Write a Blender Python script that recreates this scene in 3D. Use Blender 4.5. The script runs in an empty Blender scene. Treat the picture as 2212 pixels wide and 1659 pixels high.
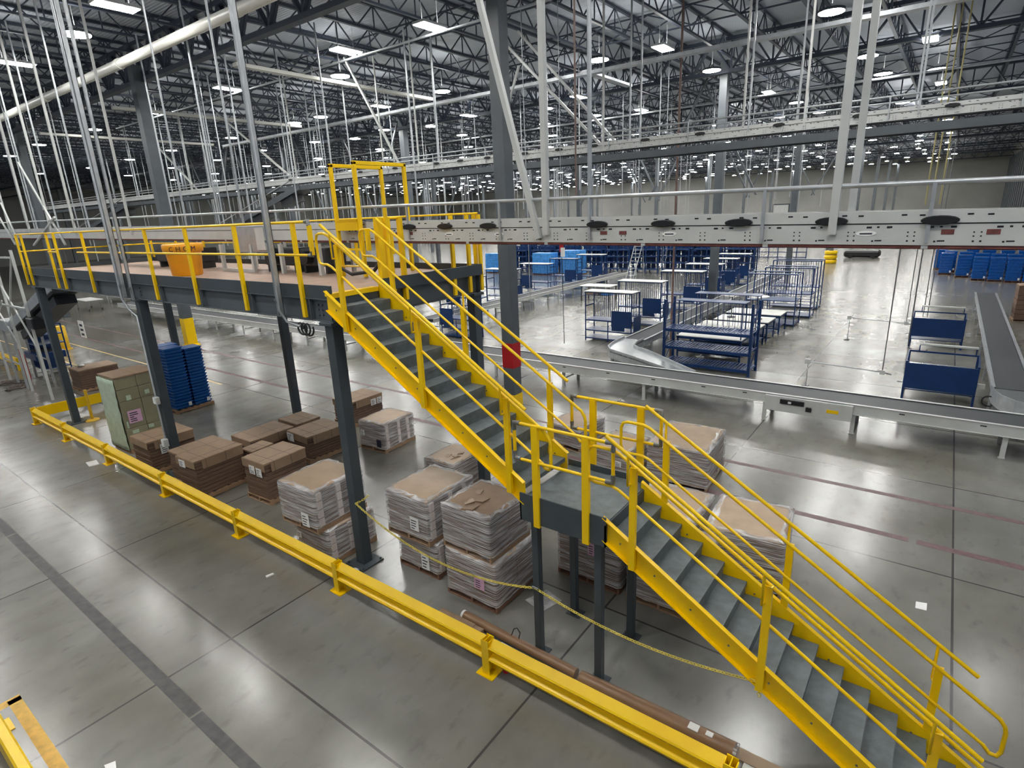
import bpy, math, random
from mathutils import Vector, Matrix
random.seed(7)
sc = bpy.context.scene
COL = sc.collection
R_ = math.radians

# ------------------------------------------------------------------ materials
def lin(c):
    return tuple(((v/255)/12.92 if v/255 <= .04045 else ((v/255+.055)/1.055)**2.4) for v in c) + (1.0,)

def mat(name, rgb, rough=.5, metal=0.0, nscale=0, var=.12, rvar=0.0, bump=0.0, bscale=40, stretch=None, spec=.5, emit=0):
    m = bpy.data.materials.new(name); m.use_nodes = True
    nt = m.node_tree; b = nt.nodes['Principled BSDF']
    b.inputs['Roughness'].default_value = rough
    b.inputs['Metallic'].default_value = metal
    b.inputs['Specular IOR Level'].default_value = spec
    c = lin(rgb)
    b.inputs['Base Color'].default_value = c
    if emit:
        b.inputs['Emission Color'].default_value = (1, .99, .95, 1); b.inputs['Emission Strength'].default_value = emit
    if nscale or bump:
        tc = nt.nodes.new('ShaderNodeTexCoord'); mp = nt.nodes.new('ShaderNodeMapping')
        nt.links.new(tc.outputs['Object'], mp.inputs['Vector'])
        if stretch: mp.inputs['Scale'].default_value = stretch
    if nscale:
        n = nt.nodes.new('ShaderNodeTexNoise'); n.inputs['Scale'].default_value = nscale; n.inputs['Detail'].default_value = 5
        nt.links.new(mp.outputs['Vector'], n.inputs['Vector'])
        rp = nt.nodes.new('ShaderNodeValToRGB')
        rp.color_ramp.elements[0].position = .3; rp.color_ramp.elements[1].position = .7
        rp.color_ramp.elements[0].color = tuple(v*(1-var) for v in c[:3]) + (1,)
        rp.color_ramp.elements[1].color = tuple(min(1, v*(1+var)) for v in c[:3]) + (1,)
        nt.links.new(n.outputs['Fac'], rp.inputs['Fac']); nt.links.new(rp.outputs['Color'], b.inputs['Base Color'])
        if rvar:
            mr = nt.nodes.new('ShaderNodeMapRange'); mr.inputs['To Min'].default_value = rough-rvar; mr.inputs['To Max'].default_value = rough+rvar
            nt.links.new(n.outputs['Fac'], mr.inputs['Value']); nt.links.new(mr.outputs['Result'], b.inputs['Roughness'])
    if bump:
        n2 = nt.nodes.new('ShaderNodeTexNoise'); n2.inputs['Scale'].default_value = bscale; n2.inputs['Detail'].default_value = 3
        nt.links.new(mp.outputs['Vector'], n2.inputs['Vector'])
        bp = nt.nodes.new('ShaderNodeBump'); bp.inputs['Strength'].default_value = bump; bp.inputs['Distance'].default_value = .02
        nt.links.new(n2.outputs['Fac'], bp.inputs['Height']); nt.links.new(bp.outputs['Normal'], b.inputs['Normal'])
    return m

M = {}
M['yellow'] = mat('yellow_paint', (255, 206, 0), .32, nscale=3, var=.06)
M['yellow2'] = mat('faded_yellow_paint', (226, 182, 40), .5, nscale=6, var=.15)
M['steel'] = mat('dark_grey_paint', (66, 74, 80), .42, nscale=2.5, var=.12)
M['steel_l'] = mat('grey_paint', (86, 92, 97), .45, nscale=2, var=.12)
M['tread'] = mat('tread_steel', (98, 107, 111), .4, nscale=9, var=.22, bump=.35, bscale=150)
M['truss'] = mat('truss_paint', (52, 60, 74), .5)
M['ply'] = mat('resin_deck_board', (172, 146, 128), .5, nscale=4, var=.12)
M['white_steel'] = mat('light_grey_steel', (200, 202, 200), .38, nscale=3, var=.06)
M['galv'] = mat('galvanised_steel', (186, 190, 194), .36, metal=.55, nscale=6, var=.12)
M['pvc'] = mat('white_pipe', (226, 226, 218), .4)
M['belt'] = mat('conveyor_belt', (54, 57, 61), .55, nscale=14, var=.12)
M['roller'] = mat('bare_metal', (200, 204, 206), .25, metal=.85)
M['black'] = mat('black_plastic', (26, 27, 30), .4)
M['dark'] = mat('dark_machinery', (48, 50, 54), .5, nscale=8, var=.3)
M['red'] = mat('red_paint', (176, 22, 30), .45, nscale=5, var=.1)
M['pipe_yel'] = mat('dull_yellow_pipe', (168, 158, 104), .5)
M['pipe_brown'] = mat('rusty_pipe', (128, 104, 96), .5, nscale=8, var=.2)
M['redbrown'] = mat('oxide_red_strip', (112, 62, 58), .6, nscale=12, var=.3)
M['blue'] = mat('navy_blue_paint', (9, 48, 98), .36, nscale=2, var=.1)
M['blue2'] = mat('worn_blue_steel', (38, 66, 112), .32, nscale=5, var=.2)
M['tote'] = mat('blue_plastic', (6, 84, 158), .4, nscale=20, var=.15)
M['totew'] = mat('wrapped_blue_plastic', (14, 82, 158), .25, nscale=7, var=.22, bump=.6, bscale=9)
M['ltblue'] = mat('light_blue_plastic', (72, 150, 226), .35, nscale=6, var=.25)
M['white'] = mat('white_laminate', (236, 236, 232), .35)
M['paper'] = mat('white_paper', (240, 240, 238), .6)
M['pink'] = mat('pink_paper', (222, 178, 204), .6)
M['ink'] = mat('printed_ink', (40, 42, 60), .6)
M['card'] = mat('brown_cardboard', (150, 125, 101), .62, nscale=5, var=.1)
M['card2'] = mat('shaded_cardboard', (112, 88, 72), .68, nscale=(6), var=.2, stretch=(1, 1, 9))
M['cardp'] = mat('kraft_paper', (172, 149, 124), .5, nscale=3, var=.1, bump=.5, bscale=3.5)
M['cardw'] = mat('wrapped_cartons', (140, 120, 112), .42, nscale=4, var=.3, bump=.3, bscale=6, stretch=(.5, .5, 10))
M['cardw2'] = mat('wrapped_brown_cartons', (128, 100, 84), .4, nscale=4, var=.32, bump=.4, bscale=6, stretch=(.5, .5, 10))
M['green'] = mat('wrapped_olive_cartons', (146, 142, 116), .5, nscale=3, var=.08)
M['greenw'] = mat('pale_green_wrap', (190, 206, 184), .35, nscale=5, var=.12, bump=.5, bscale=6)
M['wood'] = mat('pallet_wood', (160, 130, 102), .75, nscale=10, var=.3, stretch=(1, 6, 6))
M['woodd'] = mat('dark_pallet_wood', (126, 92, 74), .75, nscale=10, var=.3, stretch=(1, 6, 6))
M['strap'] = mat('strap_tape', (224, 214, 210), .4)
M['orange'] = mat('orange_bin_plastic', (244, 168, 26), .42, nscale=4, var=.06)
M['bolt'] = mat('fitting_metal', (128, 130, 130), .4, metal=.6)
M['chain'] = mat('yellow_chain', (226, 206, 90), .5)
M['lamp'] = mat('lamp_diffuser', (255, 255, 255), .5, emit=62)
M['lampbody'] = mat('lamp_housing', (206, 208, 208), .4)
M['uplight'] = mat('added_uplight_glow', (230, 232, 232), .4, emit=9)  # glow added on the lamp backs to brighten the ceiling
M['lampfar'] = mat('far_lamp_diffuser', (255, 255, 255), .5, emit=45); M['lampfar'].cycles.emission_sampling = 'NONE'
M['conc'] = None
M['mark_red'] = mat('worn_red_tape', (112, 88, 88), .45, nscale=9, var=.18)
M['mark_grey'] = mat('worn_dark_tape', (78, 76, 76), .5, nscale=7, var=.25)
M['mark_yel'] = mat('worn_yellow_tape', (214, 172, 78), .5, nscale=9, var=.2)
M['mark_ltyel'] = mat('thin_yellow_line', (206, 180, 122), .5, nscale=9, var=.2)
M['tube'] = mat('cardboard_tube', (136, 106, 80), .32, nscale=4, var=.1)
M['cable'] = mat('cable_tangle', (92, 80, 72), .6)

def floor_mat():
    m = bpy.data.materials.new('polished_concrete'); m.use_nodes = True
    nt = m.node_tree; N = nt.nodes; L = nt.links; b = N['Principled BSDF']
    tc = N.new('ShaderNodeTexCoord')
    def noise(s, d=4, st=None):
        mp = N.new('ShaderNodeMapping'); L.new(tc.outputs['Object'], mp.inputs['Vector'])
        if st: mp.inputs['Scale'].default_value = st
        n = N.new('ShaderNodeTexNoise'); n.inputs['Scale'].default_value = s; n.inputs['Detail'].default_value = d
        L.new(mp.outputs['Vector'], n.inputs['Vector']); return n
    n1 = noise(.35, 6); n2 = noise(2.2, 6, (1, .55, 1)); n3 = noise(14, 4)
    r1 = N.new('ShaderNodeValToRGB'); r1.color_ramp.elements[0].color = lin((116, 114, 106)); r1.color_ramp.elements[1].color = lin((138, 139, 136))
    r1.color_ramp.elements[0].position = .32; r1.color_ramp.elements[1].position = .68
    L.new(n1.outputs['Fac'], r1.inputs['Fac'])
    r2 = N.new('ShaderNodeValToRGB'); r2.color_ramp.elements[0].color = (.84, .84, .84, 1); r2.color_ramp.elements[1].color = (1.08, 1.08, 1.08, 1)
    r2.color_ramp.elements[0].position = .3; r2.color_ramp.elements[1].position = .7
    L.new(n2.outputs['Fac'], r2.inputs['Fac'])
    mx = N.new('ShaderNodeMix'); mx.data_type = 'RGBA'; mx.blend_type = 'MULTIPLY'; mx.inputs['Factor'].default_value = .8
    L.new(r1.outputs['Color'], mx.inputs['A']); L.new(r2.outputs['Color'], mx.inputs['B'])
    # every slab between joints was poured and worn a little differently
    sp0 = N.new('ShaderNodeSeparateXYZ'); L.new(tc.outputs['Object'], sp0.inputs['Vector'])
    cb = N.new('ShaderNodeCombineXYZ')
    for ax_, off_, per_ in (('X', 7.91, 4.36), ('Y', -3.12, 3.73)):
        a_ = N.new('ShaderNodeMath'); a_.operation = 'ADD'; a_.inputs[1].default_value = off_; L.new(sp0.outputs[ax_], a_.inputs[0])
        d_ = N.new('ShaderNodeMath'); d_.operation = 'DIVIDE'; d_.inputs[1].default_value = per_; L.new(a_.outputs[0], d_.inputs[0])
        f_ = N.new('ShaderNodeMath'); f_.operation = 'FLOOR'; L.new(d_.outputs[0], f_.inputs[0]); L.new(f_.outputs[0], cb.inputs[ax_])
    wn = N.new('ShaderNodeTexWhiteNoise'); wn.noise_dimensions = '2D'; L.new(cb.outputs[0], wn.inputs['Vector'])
    rs = N.new('ShaderNodeValToRGB'); rs.color_ramp.elements[0].color = (.8, .75, .66, 1); rs.color_ramp.elements[1].color = (1.06, 1.06, 1.05, 1)
    L.new(wn.outputs['Value'], rs.inputs['Fac'])
    mxs = N.new('ShaderNodeMix'); mxs.data_type = 'RGBA'; mxs.blend_type = 'MULTIPLY'; mxs.inputs['Factor'].default_value = .85
    L.new(mx.outputs['Result'], mxs.inputs['A']); L.new(rs.outputs['Color'], mxs.inputs['B']); mx = mxs
    # dark scuffs
    r3 = N.new('ShaderNodeValToRGB'); r3.color_ramp.elements[0].color = (.74, .73, .72, 1); r3.color_ramp.elements[1].color = (1, 1, 1, 1)
    r3.color_ramp.elements[0].position = .25; r3.color_ramp.elements[1].position = .42
    L.new(noise(3.1, 8, (1.7, .9, 1)).outputs['Fac'], r3.inputs['Fac'])
    mx2 = N.new('ShaderNodeMix'); mx2.data_type = 'RGBA'; mx2.blend_type = 'MULTIPLY'; mx2.inputs['Factor'].default_value = .8
    L.new(mx.outputs['Result'], mx2.inputs['A']); L.new(r3.outputs['Color'], mx2.inputs['B'])
    # sawn joints every 4.36 m
    sep = N.new('ShaderNodeSeparateXYZ'); L.new(tc.outputs['Object'], sep.inputs['Vector'])
    def joint(out, off, per, w):
        a = N.new('ShaderNodeMath'); a.operation = 'ADD'; a.inputs[1].default_value = off; L.new(out, a.inputs[0])
        p = N.new('ShaderNodeMath'); p.operation = 'PINGPONG'; p.inputs[1].default_value = per/2; L.new(a.outputs[0], p.inputs[0])
        g = N.new('ShaderNodeMath'); g.operation = 'LESS_THAN'; g.inputs[1].default_value = w; L.new(p.outputs[0], g.inputs[0]); return g
    jx = joint(sep.outputs['X'], 7.91, 4.36, .016); jy = joint(sep.outputs['Y'], -3.12, 3.73, .016)
    o = N.new('ShaderNodeMath'); o.operation = 'MAXIMUM'; L.new(jx.outputs[0], o.inputs[0]); L.new(jy.outputs[0], o.inputs[1])
    mx3 = N.new('ShaderNodeMix'); mx3.data_type = 'RGBA'; L.new(o.outputs[0], mx3.inputs['Factor'])
    L.new(mx2.outputs['Result'], mx3.inputs['A']); mx3.inputs['B'].default_value = lin((74, 72, 70))
    L.new(mx3.outputs['Result'], b.inputs['Base Color'])
    mr = N.new('ShaderNodeMapRange'); mr.inputs['To Min'].default_value = .17; mr.inputs['To Max'].default_value = .265
    L.new(n2.outputs['Fac'], mr.inputs['Value']); L.new(mr.outputs['Result'], b.inputs['Roughness'])
    bp = N.new('ShaderNodeBump'); bp.inputs['Strength'].default_value = .06; bp.inputs['Distance'].default_value = .02
    L.new(n3.outputs['Fac'], bp.inputs['Height']); L.new(bp.outputs['Normal'], b.inputs['Normal'])
    b.inputs['Specular IOR Level'].default_value = .8
    return m
M['conc'] = floor_mat()

def roof_mat():
    m = mat('corrugated_roof_deck', (186, 193, 204), .55)
    nt = m.node_tree; b = nt.nodes['Principled BSDF']
    tc = nt.nodes.new('ShaderNodeTexCoord'); w = nt.nodes.new('ShaderNodeTexWave'); w.wave_type = 'BANDS'; w.bands_direction = 'Y'
    w.inputs['Scale'].default_value = 2.0
    nt.links.new(tc.outputs['Object'], w.inputs['Vector'])
    bp = nt.nodes.new('ShaderNodeBump'); bp.inputs['Strength'].default_value = .5; bp.inputs['Distance'].default_value = .06
    nt.links.new(w.outputs['Fac'], bp.inputs['Height']); nt.links.new(bp.outputs['Normal'], b.inputs['Normal'])
    return m
M['roof'] = roof_mat()

def wall_mat():
    m = mat('tilt_up_concrete', (158, 158, 154), .7, nscale=.12, var=.2)
    return m
M['wall'] = wall_mat()

def film_mat():
    m = bpy.data.materials.new('stretch_film'); m.use_nodes = True
    nt = m.node_tree; N = nt.nodes; L = nt.links; b = N['Principled BSDF']; out = N['Material Output']
    b.inputs['Base Color'].default_value = (.86, .85, .86, 1); b.inputs['Roughness'].default_value = .18
    tc = N.new('ShaderNodeTexCoord'); mp = N.new('ShaderNodeMapping'); mp.inputs['Rotation'].default_value = (.22, .16, 0); mp.inputs['Scale'].default_value = (.55, .55, 20)
    n = N.new('ShaderNodeTexNoise'); n.inputs['Scale'].default_value = 3.2; n.inputs['Detail'].default_value = 9
    L.new(tc.outputs['Object'], mp.inputs['Vector']); L.new(mp.outputs['Vector'], n.inputs['Vector'])
    r = N.new('ShaderNodeValToRGB'); r.color_ramp.elements[0].position = .4; r.color_ramp.elements[1].position = .68
    r.color_ramp.elements[0].color = (.1, .1, .1, 1); r.color_ramp.elements[1].color = (.88, .88, .88, 1)
    L.new(n.outputs['Fac'], r.inputs['Fac'])
    bp = N.new('ShaderNodeBump'); bp.inputs['Strength'].default_value = .8; bp.inputs['Distance'].default_value = .03
    L.new(n.outputs['Fac'], bp.inputs['Height']); L.new(bp.outputs['Normal'], b.inputs['Normal'])
    t = N.new('ShaderNodeBsdfTransparent'); mix = N.new('ShaderNodeMixShader')
    L.new(r.outputs['Color'], mix.inputs['Fac']); L.new(t.outputs[0], mix.inputs[1]); L.new(b.outputs[0], mix.inputs[2]); L.new(mix.outputs[0], out.inputs['Surface'])
    return m
M['film'] = film_mat()

# ------------------------------------------------------------------ mesh builder
OFF = {}
class MB:
    def __init__(s): s.v = []; s.f = []; s.sm = []
    def add(s, vs, fs, smooth=False):
        n = len(s.v); s.v += [tuple(v) for v in vs]
        s.f += [tuple(i+n for i in f) for f in fs]; s.sm += [smooth]*len(fs); return s
    def box(s, x0, x1, y0, y1, z0, z1):
        vs = [(x, y, z) for z in (z0, z1) for y in (y0, y1) for x in (x0, x1)]
        return s.add(vs, [(0, 2, 3, 1), (4, 5, 7, 6), (0, 1, 5, 4), (2, 6, 7, 3), (0, 4, 6, 2), (1, 3, 7, 5)])
    def hexa(s, b, t):   # 4 bottom, 4 top points
        return s.add(list(b)+list(t), [(3, 2, 1, 0), (4, 5, 6, 7), (0, 1, 5, 4), (1, 2, 6, 5), (2, 3, 7, 6), (3, 0, 4, 7)])
    def bar(s, p, q, w, h, up=(0, 0, 1)):
        p = Vector(p); q = Vector(q); d = (q-p).normalized(); u = Vector(up)
        if abs(d.dot(u)) > .98: u = Vector((0, 1, 0))
        a = d.cross(u).normalized(); b = a.cross(d).normalized()
        a *= w/2; b *= h/2
        return s.hexa([p-a-b, p+a-b, p+a+b, p-a+b], [q-a-b, q+a-b, q+a+b, q-a+b])
    def tube(s, pts, r, n=8, cap=True):
        pts = [Vector(p) for p in pts]; m = len(pts); rings = []
        t0 = (pts[1]-pts[0]).normalized()
        nrm = t0.orthogonal().normalized()
        for i in range(m):
            t = ((pts[min(i+1, m-1)]-pts[i]).normalized() + (pts[i]-pts[max(i-1, 0)]).normalized())
            t = t.normalized() if t.length > 1e-6 else t0
            nrm = (nrm - t*nrm.dot(t)).normalized(); bi = t.cross(nrm)
            rings.append([pts[i] + (nrm*math.cos(2*math.pi*k/n) + bi*math.sin(2*math.pi*k/n))*r for k in range(n)])
        vs = [v for rg in rings for v in rg]
        fs = [(i*n+k, i*n+(k+1) % n, (i+1)*n+(k+1) % n, (i+1)*n+k) for i in range(m-1) for k in range(n)]
        s.add(vs, fs, True)
        if cap: s.add(rings[0], [tuple(range(n))[::-1]]); s.add(rings[-1], [tuple(range(n))])
        return s
    def lathe(s, prof, cx=0, cy=0, n=20):
        vs = [(cx+r*math.cos(2*math.pi*k/n), cy+r*math.sin(2*math.pi*k/n), z) for r, z in prof for k in range(n)]
        fs = [(i*n+k, i*n+(k+1) % n, (i+1)*n+(k+1) % n, (i+1)*n+k) for i in range(len(prof)-1) for k in range(n)]
        s.add(vs, fs, True)
        m = len(prof)-1
        s.add(vs[:n], [tuple(range(n))[::-1]]); s.add(vs[m*n:], [tuple(range(n))]); return s
    def prism(s, poly, fn, a0, a1):   # poly 2D, fn(u,v,a)->xyz
        n = len(poly); vs = [fn(u, v, a0) for u, v in poly] + [fn(u, v, a1) for u, v in poly]
        fs = [tuple(range(n))[::-1], tuple(range(n, 2*n))] + [(i, (i+1) % n, n+(i+1) % n, n+i) for i in range(n)]
        return s.add(vs, fs)
    def build(s, name, m, parent=None, bevel=0):
        off = OFF.get(parent.name, (0, 0, 0)) if parent else (0, 0, 0)
        me = bpy.data.meshes.new(name)
        me.from_pydata([(v[0]-off[0], v[1]-off[1], v[2]-off[2]) for v in s.v], [], s.f)
        me.polygons.foreach_set('use_smooth', s.sm); me.update()
        import bmesh
        bm = bmesh.new(); bm.from_mesh(me); bmesh.ops.recalc_face_normals(bm, faces=bm.faces); bm.to_mesh(me); bm.free()
        me.materials.append(m)
        o = bpy.data.objects.new(name, me); COL.objects.link(o)
        if parent:
            o.parent = parent
            OFF[o.name] = off
        if bevel:
            bv = o.modifiers.new('edge', 'BEVEL'); bv.width = bevel; bv.segments = 1; bv.limit_method = 'ANGLE'
        return o

def tag(o, label, cat, group=None, kind=None):
    o['label'] = label; o['category'] = cat
    if group: o['group'] = group
    if kind: o['kind'] = kind
    return o
def struct(o, kind='structure'):
    o['kind'] = kind; return o
def thing(name, label, cat, loc=(0, 0, 0), rz=0, group=None, world=True):
    o = bpy.data.objects.new(name, None); COL.objects.link(o); o.empty_display_size = .2
    o.location = loc; o.rotation_euler = (0, 0, rz)
    tag(o, label, cat, group)
    OFF[o.name] = tuple(loc) if world else (0, 0, 0)
    return o
def dup(o, loc=None, rz=None, label=None, group=None, parent=None):
    c = o.copy(); COL.objects.link(c)
    if parent: c.parent = parent
    if loc is not None: c.location = loc
    if rz is not None: c.rotation_euler = (0, 0, rz)
    if label: c['label'] = label
    if group: c['group'] = group
    for ch in list(o.children): dup(ch, parent=c)
    return c
def sub(parent, name, m, fn, bevel=0):
    b = MB(); fn(b); return b.build(name, m, parent, bevel)

# ------------------------------------------------------------------ camera
cam = bpy.data.cameras.new('camera'); cam.sensor_width = 36; cam.lens = 1236.73/2212*36; cam.clip_end = 500; cam.clip_start = .05
co = bpy.data.objects.new('camera', cam); COL.objects.link(co); sc.camera = co
yaw, pitch, roll = -.648330521, -.290315391, -.0440631934
fw = Vector((math.cos(pitch)*math.sin(yaw), math.cos(pitch)*math.cos(yaw), math.sin(pitch)))
r0 = Vector((math.cos(yaw), -math.sin(yaw), 0)); u0 = r0.cross(fw)
rt = r0*math.cos(roll)+u0*math.sin(roll); up = -r0*math.sin(roll)+u0*math.cos(roll)
mw = Matrix.Identity(4)
for i in range(3): mw[i][0] = rt[i]; mw[i][1] = up[i]; mw[i][2] = -fw[i]; mw[i][3] = (0, 0, 6)[i]
co.matrix_world = mw

# ------------------------------------------------------------------ building shell
X0, X1, Y0, Y1, ZR = -150, 8, -12, 165, 14.4
floor = struct(sub(None, 'floor', M['conc'], lambda b: b.box(X0, X1, Y0, Y1, -.3, 0)))
ceil = struct(sub(None, 'ceiling', M['roof'], lambda b: b.box(X0, X1, Y0, Y1, ZR, ZR+.3)))
def panel_wall(b, axis, at, a0, a1, th, step):
    x = a0
    while x < a1-.1:
        x2 = min(x+step-.06, a1)
        if axis == 'Y': b.box(x, x2, at, at+th, 0, ZR)
        else: b.box(at, at+th, x, x2, 0, ZR)
        x += step
    if axis == 'Y': b.box(a0, a1, at+.04, at+th+.1, 0, ZR)
    else: b.box(at+.04, at+th+.1, a0, a1, 0, ZR) if th > 0 else b.box(at+th-.1, at-.04, a0, a1, 0, ZR)
struct(sub(None, 'wall_back', M['wall'], lambda b: panel_wall(b, 'Y', Y1, X0, X1, .3, 9)))
struct(sub(None, 'wall_left', M['wall'], lambda b: panel_wall(b, 'X', X0, Y0, Y1, -.3, 9)))
wr = struct(sub(None, 'wall_right', M['wall'], lambda b: b.box(X1, X1+.3, 60, Y1, 0, ZR)))
struct(sub(wr, 'wall_panel', M['steel_l'], lambda b: [b.box(X1-.25, X1, y, y+1.1, 0, 12.5) for y in range(64, 164, 4)]))
for i in range(1):
    d = struct(sub(None, 'door_1', M['white_steel'], lambda b: b.box(-37.5, -34, 164.8, 165, 0, 5)))
    sub(d, 'door_frame', M['steel'], lambda b: (b.box(-37.8, -37.5, 164.75, 165, 0, 5.3), b.box(-34, -33.7, 164.75, 165, 0, 5.3), b.box(-37.8, -33.7, 164.75, 165, 5, 5.3)))

# tape and painted lines on the floor
def line(mn, x0, x1, y0, y1, n=0):
    b = MB(); rr = random.Random(int(abs(x0*10+y0*7)))
    if x1-x0 > y1-y0:
        x = x0
        while x < x1:                                   # worn tape: pieces with ragged ends
            l = min(rr.uniform(2, 6), x1-x); g = rr.uniform(.01, .12) if n else 0
            b.box(x, x+l-g, y0+rr.uniform(0, .02)*n, y1-rr.uniform(0, .02)*n, 0, .002); x += l
    else: b.box(x0, x1, y0, y1, 0, .002)
    o = b.build('floor_marking', M[mn], floor); return o
line('mark_grey', -40, 6, 2.04, 2.22, 1)
line('mark_red', -60, 6, 11.42, 11.6, 1); line('mark_red', -60, 6, 13.2, 13.36, 1)
line('mark_ltyel', -60, -22.3, 10.42, 10.5)
line('mark_ltyel', -60, -24, 8.6, 8.66)
line('mark_yel', -9.3, -5.5, .76, .9); line('mark_yel', -9.34, -9.2, .2, .9)

# columns
def column(x, y, name='column', band=None, w=.41):
    o = struct(sub(None, name, M['steel_l'] if not band else M['steel_l'], lambda b: b.box(x-w/2, x+w/2, y-w/2, y+w/2, 0, 13.2), .012))
    if band == 'red':
        sub(o, 'band', M['red'], lambda b: b.box(x-w/2-.004, x+w/2+.004, y-w/2-.004, y+w/2+.004, 1.3, 2.1))
        sub(o, 'base', M['yellow'], lambda b: b.box(x-w/2-.012, x+w/2+.012, y-w/2-.012, y+w/2+.012, 0, .42))
    if band == 'yellow':
        sub(o, 'band', M['yellow'], lambda b: b.box(x-w/2-.006, x+w/2+.006, y-w/2-.006, y+w/2+.006, .12, 1.5))
        sub(o, 'base', M['yellow'], lambda b: b.lathe([(.42, 0), (.42, .1), (.34, .14)], x, y, 24))
    return o
column(-10.65, 14.1, band='red'); column(-31.2, 13.5, band='yellow', w=.46)
column(-35.4, 34.1, w=.5)
for i in range(6):
    for j in range(8):
        x = -10.75-20.5*i; y = 14.1+20*j
        if (i, j) in ((0, 0), (1, 0), (1, 1)): continue
        column(x, y)

# roof joists run along Y, girders along X
def joist_mesh():
    b = MB(); zb, zt = 13.42, 14.32
    y = Y0
    b.box(-.07, .07, Y0, Y1, zb-.04, zb+.04); b.box(-.07, .07, Y0, Y1, zt-.05, zt+.05)
    st = .92; k = 0
    while y < min(Y1, 110)-st:
        a, c = (zb, zt) if k % 2 == 0 else (zt, zb)
        b.bar((0, y, a), (0, y+st, c), .045, .045)
        if k % 2 == 0: b.bar((0, y+st, zb), (0, y+st, zt), .04, .04)
        y += st; k += 1
    return b
first = None
x = 6.2
while x > -118:
    if first is None:
        first = joist_mesh().build('ceiling_joist', M['truss']); o = first
    else:
        o = first.copy(); COL.objects.link(o)
    o.location = (x, 0, 0); struct(o); x -= 2.4
def girder(y):
    b = MB(); zb, zt = 12.62, 14.1
    b.box(X0, X1, y-.16, y+.16, zb-.1, zb+.08); b.box(X0, X1, y-.16, y+.16, zt-.08, zt+.1)
    x = X1; k = 0; st = 1.02
    while x > -100:
        a, c = (zb, zt) if k % 2 == 0 else (zt, zb)
        b.bar((x, y-.07, a), (x-st, y-.07, c), .1, .07); b.bar((x, y+.07, a), (x-st, y+.07, c), .1, .07)
        if k % 2: b.bar((x-st, y, zb), (x-st, y, zt), .08, .08)
        x -= st; k += 1
    struct(b.build('ceiling_girder', M['truss']))
for j in range(-1, 8): girder(14.1+20*j-.35)
def bridging(y):
    b = MB(); b.box(X0, X1, y-.03, y+.03, 13.4, 13.46); b.box(X0, X1, y-.03, y+.03, 14.2, 14.26)
    x = 6.2; k = 0
    while x > -70:
        b.bar((x, y, 13.45), (x-2.05, y, 14.22), .05, .05); b.bar((x, y, 14.22), (x-2.05, y, 13.45), .05, .05); x -= 2.05
    struct(b.build('ceiling_bridging', M['truss']))
for j in range(-1, 7):
    bridging(14.1+20*j+6.6); bridging(14.1+20*j+13.3)

# sprinkler main and conduits under the roof
def pipe_thing(name, label, pts, r, m, n=14, coup=None):
    o = MB().tube(pts, r, n).build(name, m); tag(o, label, 'pipe')
    if coup:
        b = MB()
        for c in coup: b.tube([(c-.12, pts[0][1], pts[0][2]), (c+.12, pts[0][1], pts[0][2])], r*1.12, n)
        b.build('coupling', m, o)
    return o
pipe_thing('sprinkler_main', 'thick white pipe running under the roof past the first dark girder', [(-148, 11, 12.12), (7, 11, 12.12)], .17, M['pvc'], 18, [-26.6, -35, -18, -44])
def tray(name, label, pts, w, h, m):
    b = MB()
    for p, q in zip(pts, pts[1:]): b.bar(p, q, w, h)
    return tag(b.build(name, m), label, 'conduit')
tray('hanging_cable_tray', 'long bright cable tray crossing behind the tall hangers below the roof', [(-40, 22, 11.1), (6, 22, 11.1)], .3, .12, M['galv'])
tray('hanging_cable_tray', 'short cable tray running back from the square lamp', [(-12.4, 22, 11.2), (-12.4, 26, 11.2)], .3, .1, M['galv'])
tray('hanging_cable_tray', 'white cable tray beside the dark grey column with the red band', [(-10, 9.5, 12.3), (-10, 16, 12.3)], .3, .12, M['white_steel'])
pipe_thing('hanging_conduit', 'thin grey conduit slung under the joists above the yellow gate frames', [(-45, 17.6, 12.4), (4, 17.6, 12.4)], .045, M['galv'])
pipe_thing('hanging_conduit', 'thin grey conduit running far back under the joists', [(-60, 41, 12.3), (6, 41, 12.3)], .06, M['galv'])
pipe_thing('hanging_conduit', 'thin grey conduit crossing the farther bays under the joists', [(-80, 62, 12.2), (6, 62, 12.2)], .06, M['galv'])
for x, l in ((-24.5, 'second'), (-37, 'third'), (-49, 'fourth')):
    tray('hanging_cable_tray', 'pale cable tray running back under the roof, %s from the dark column' % l, [(x, 14.5, 12.3), (x, 26, 12.3)], .32, .14, M['pvc'])

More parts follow.
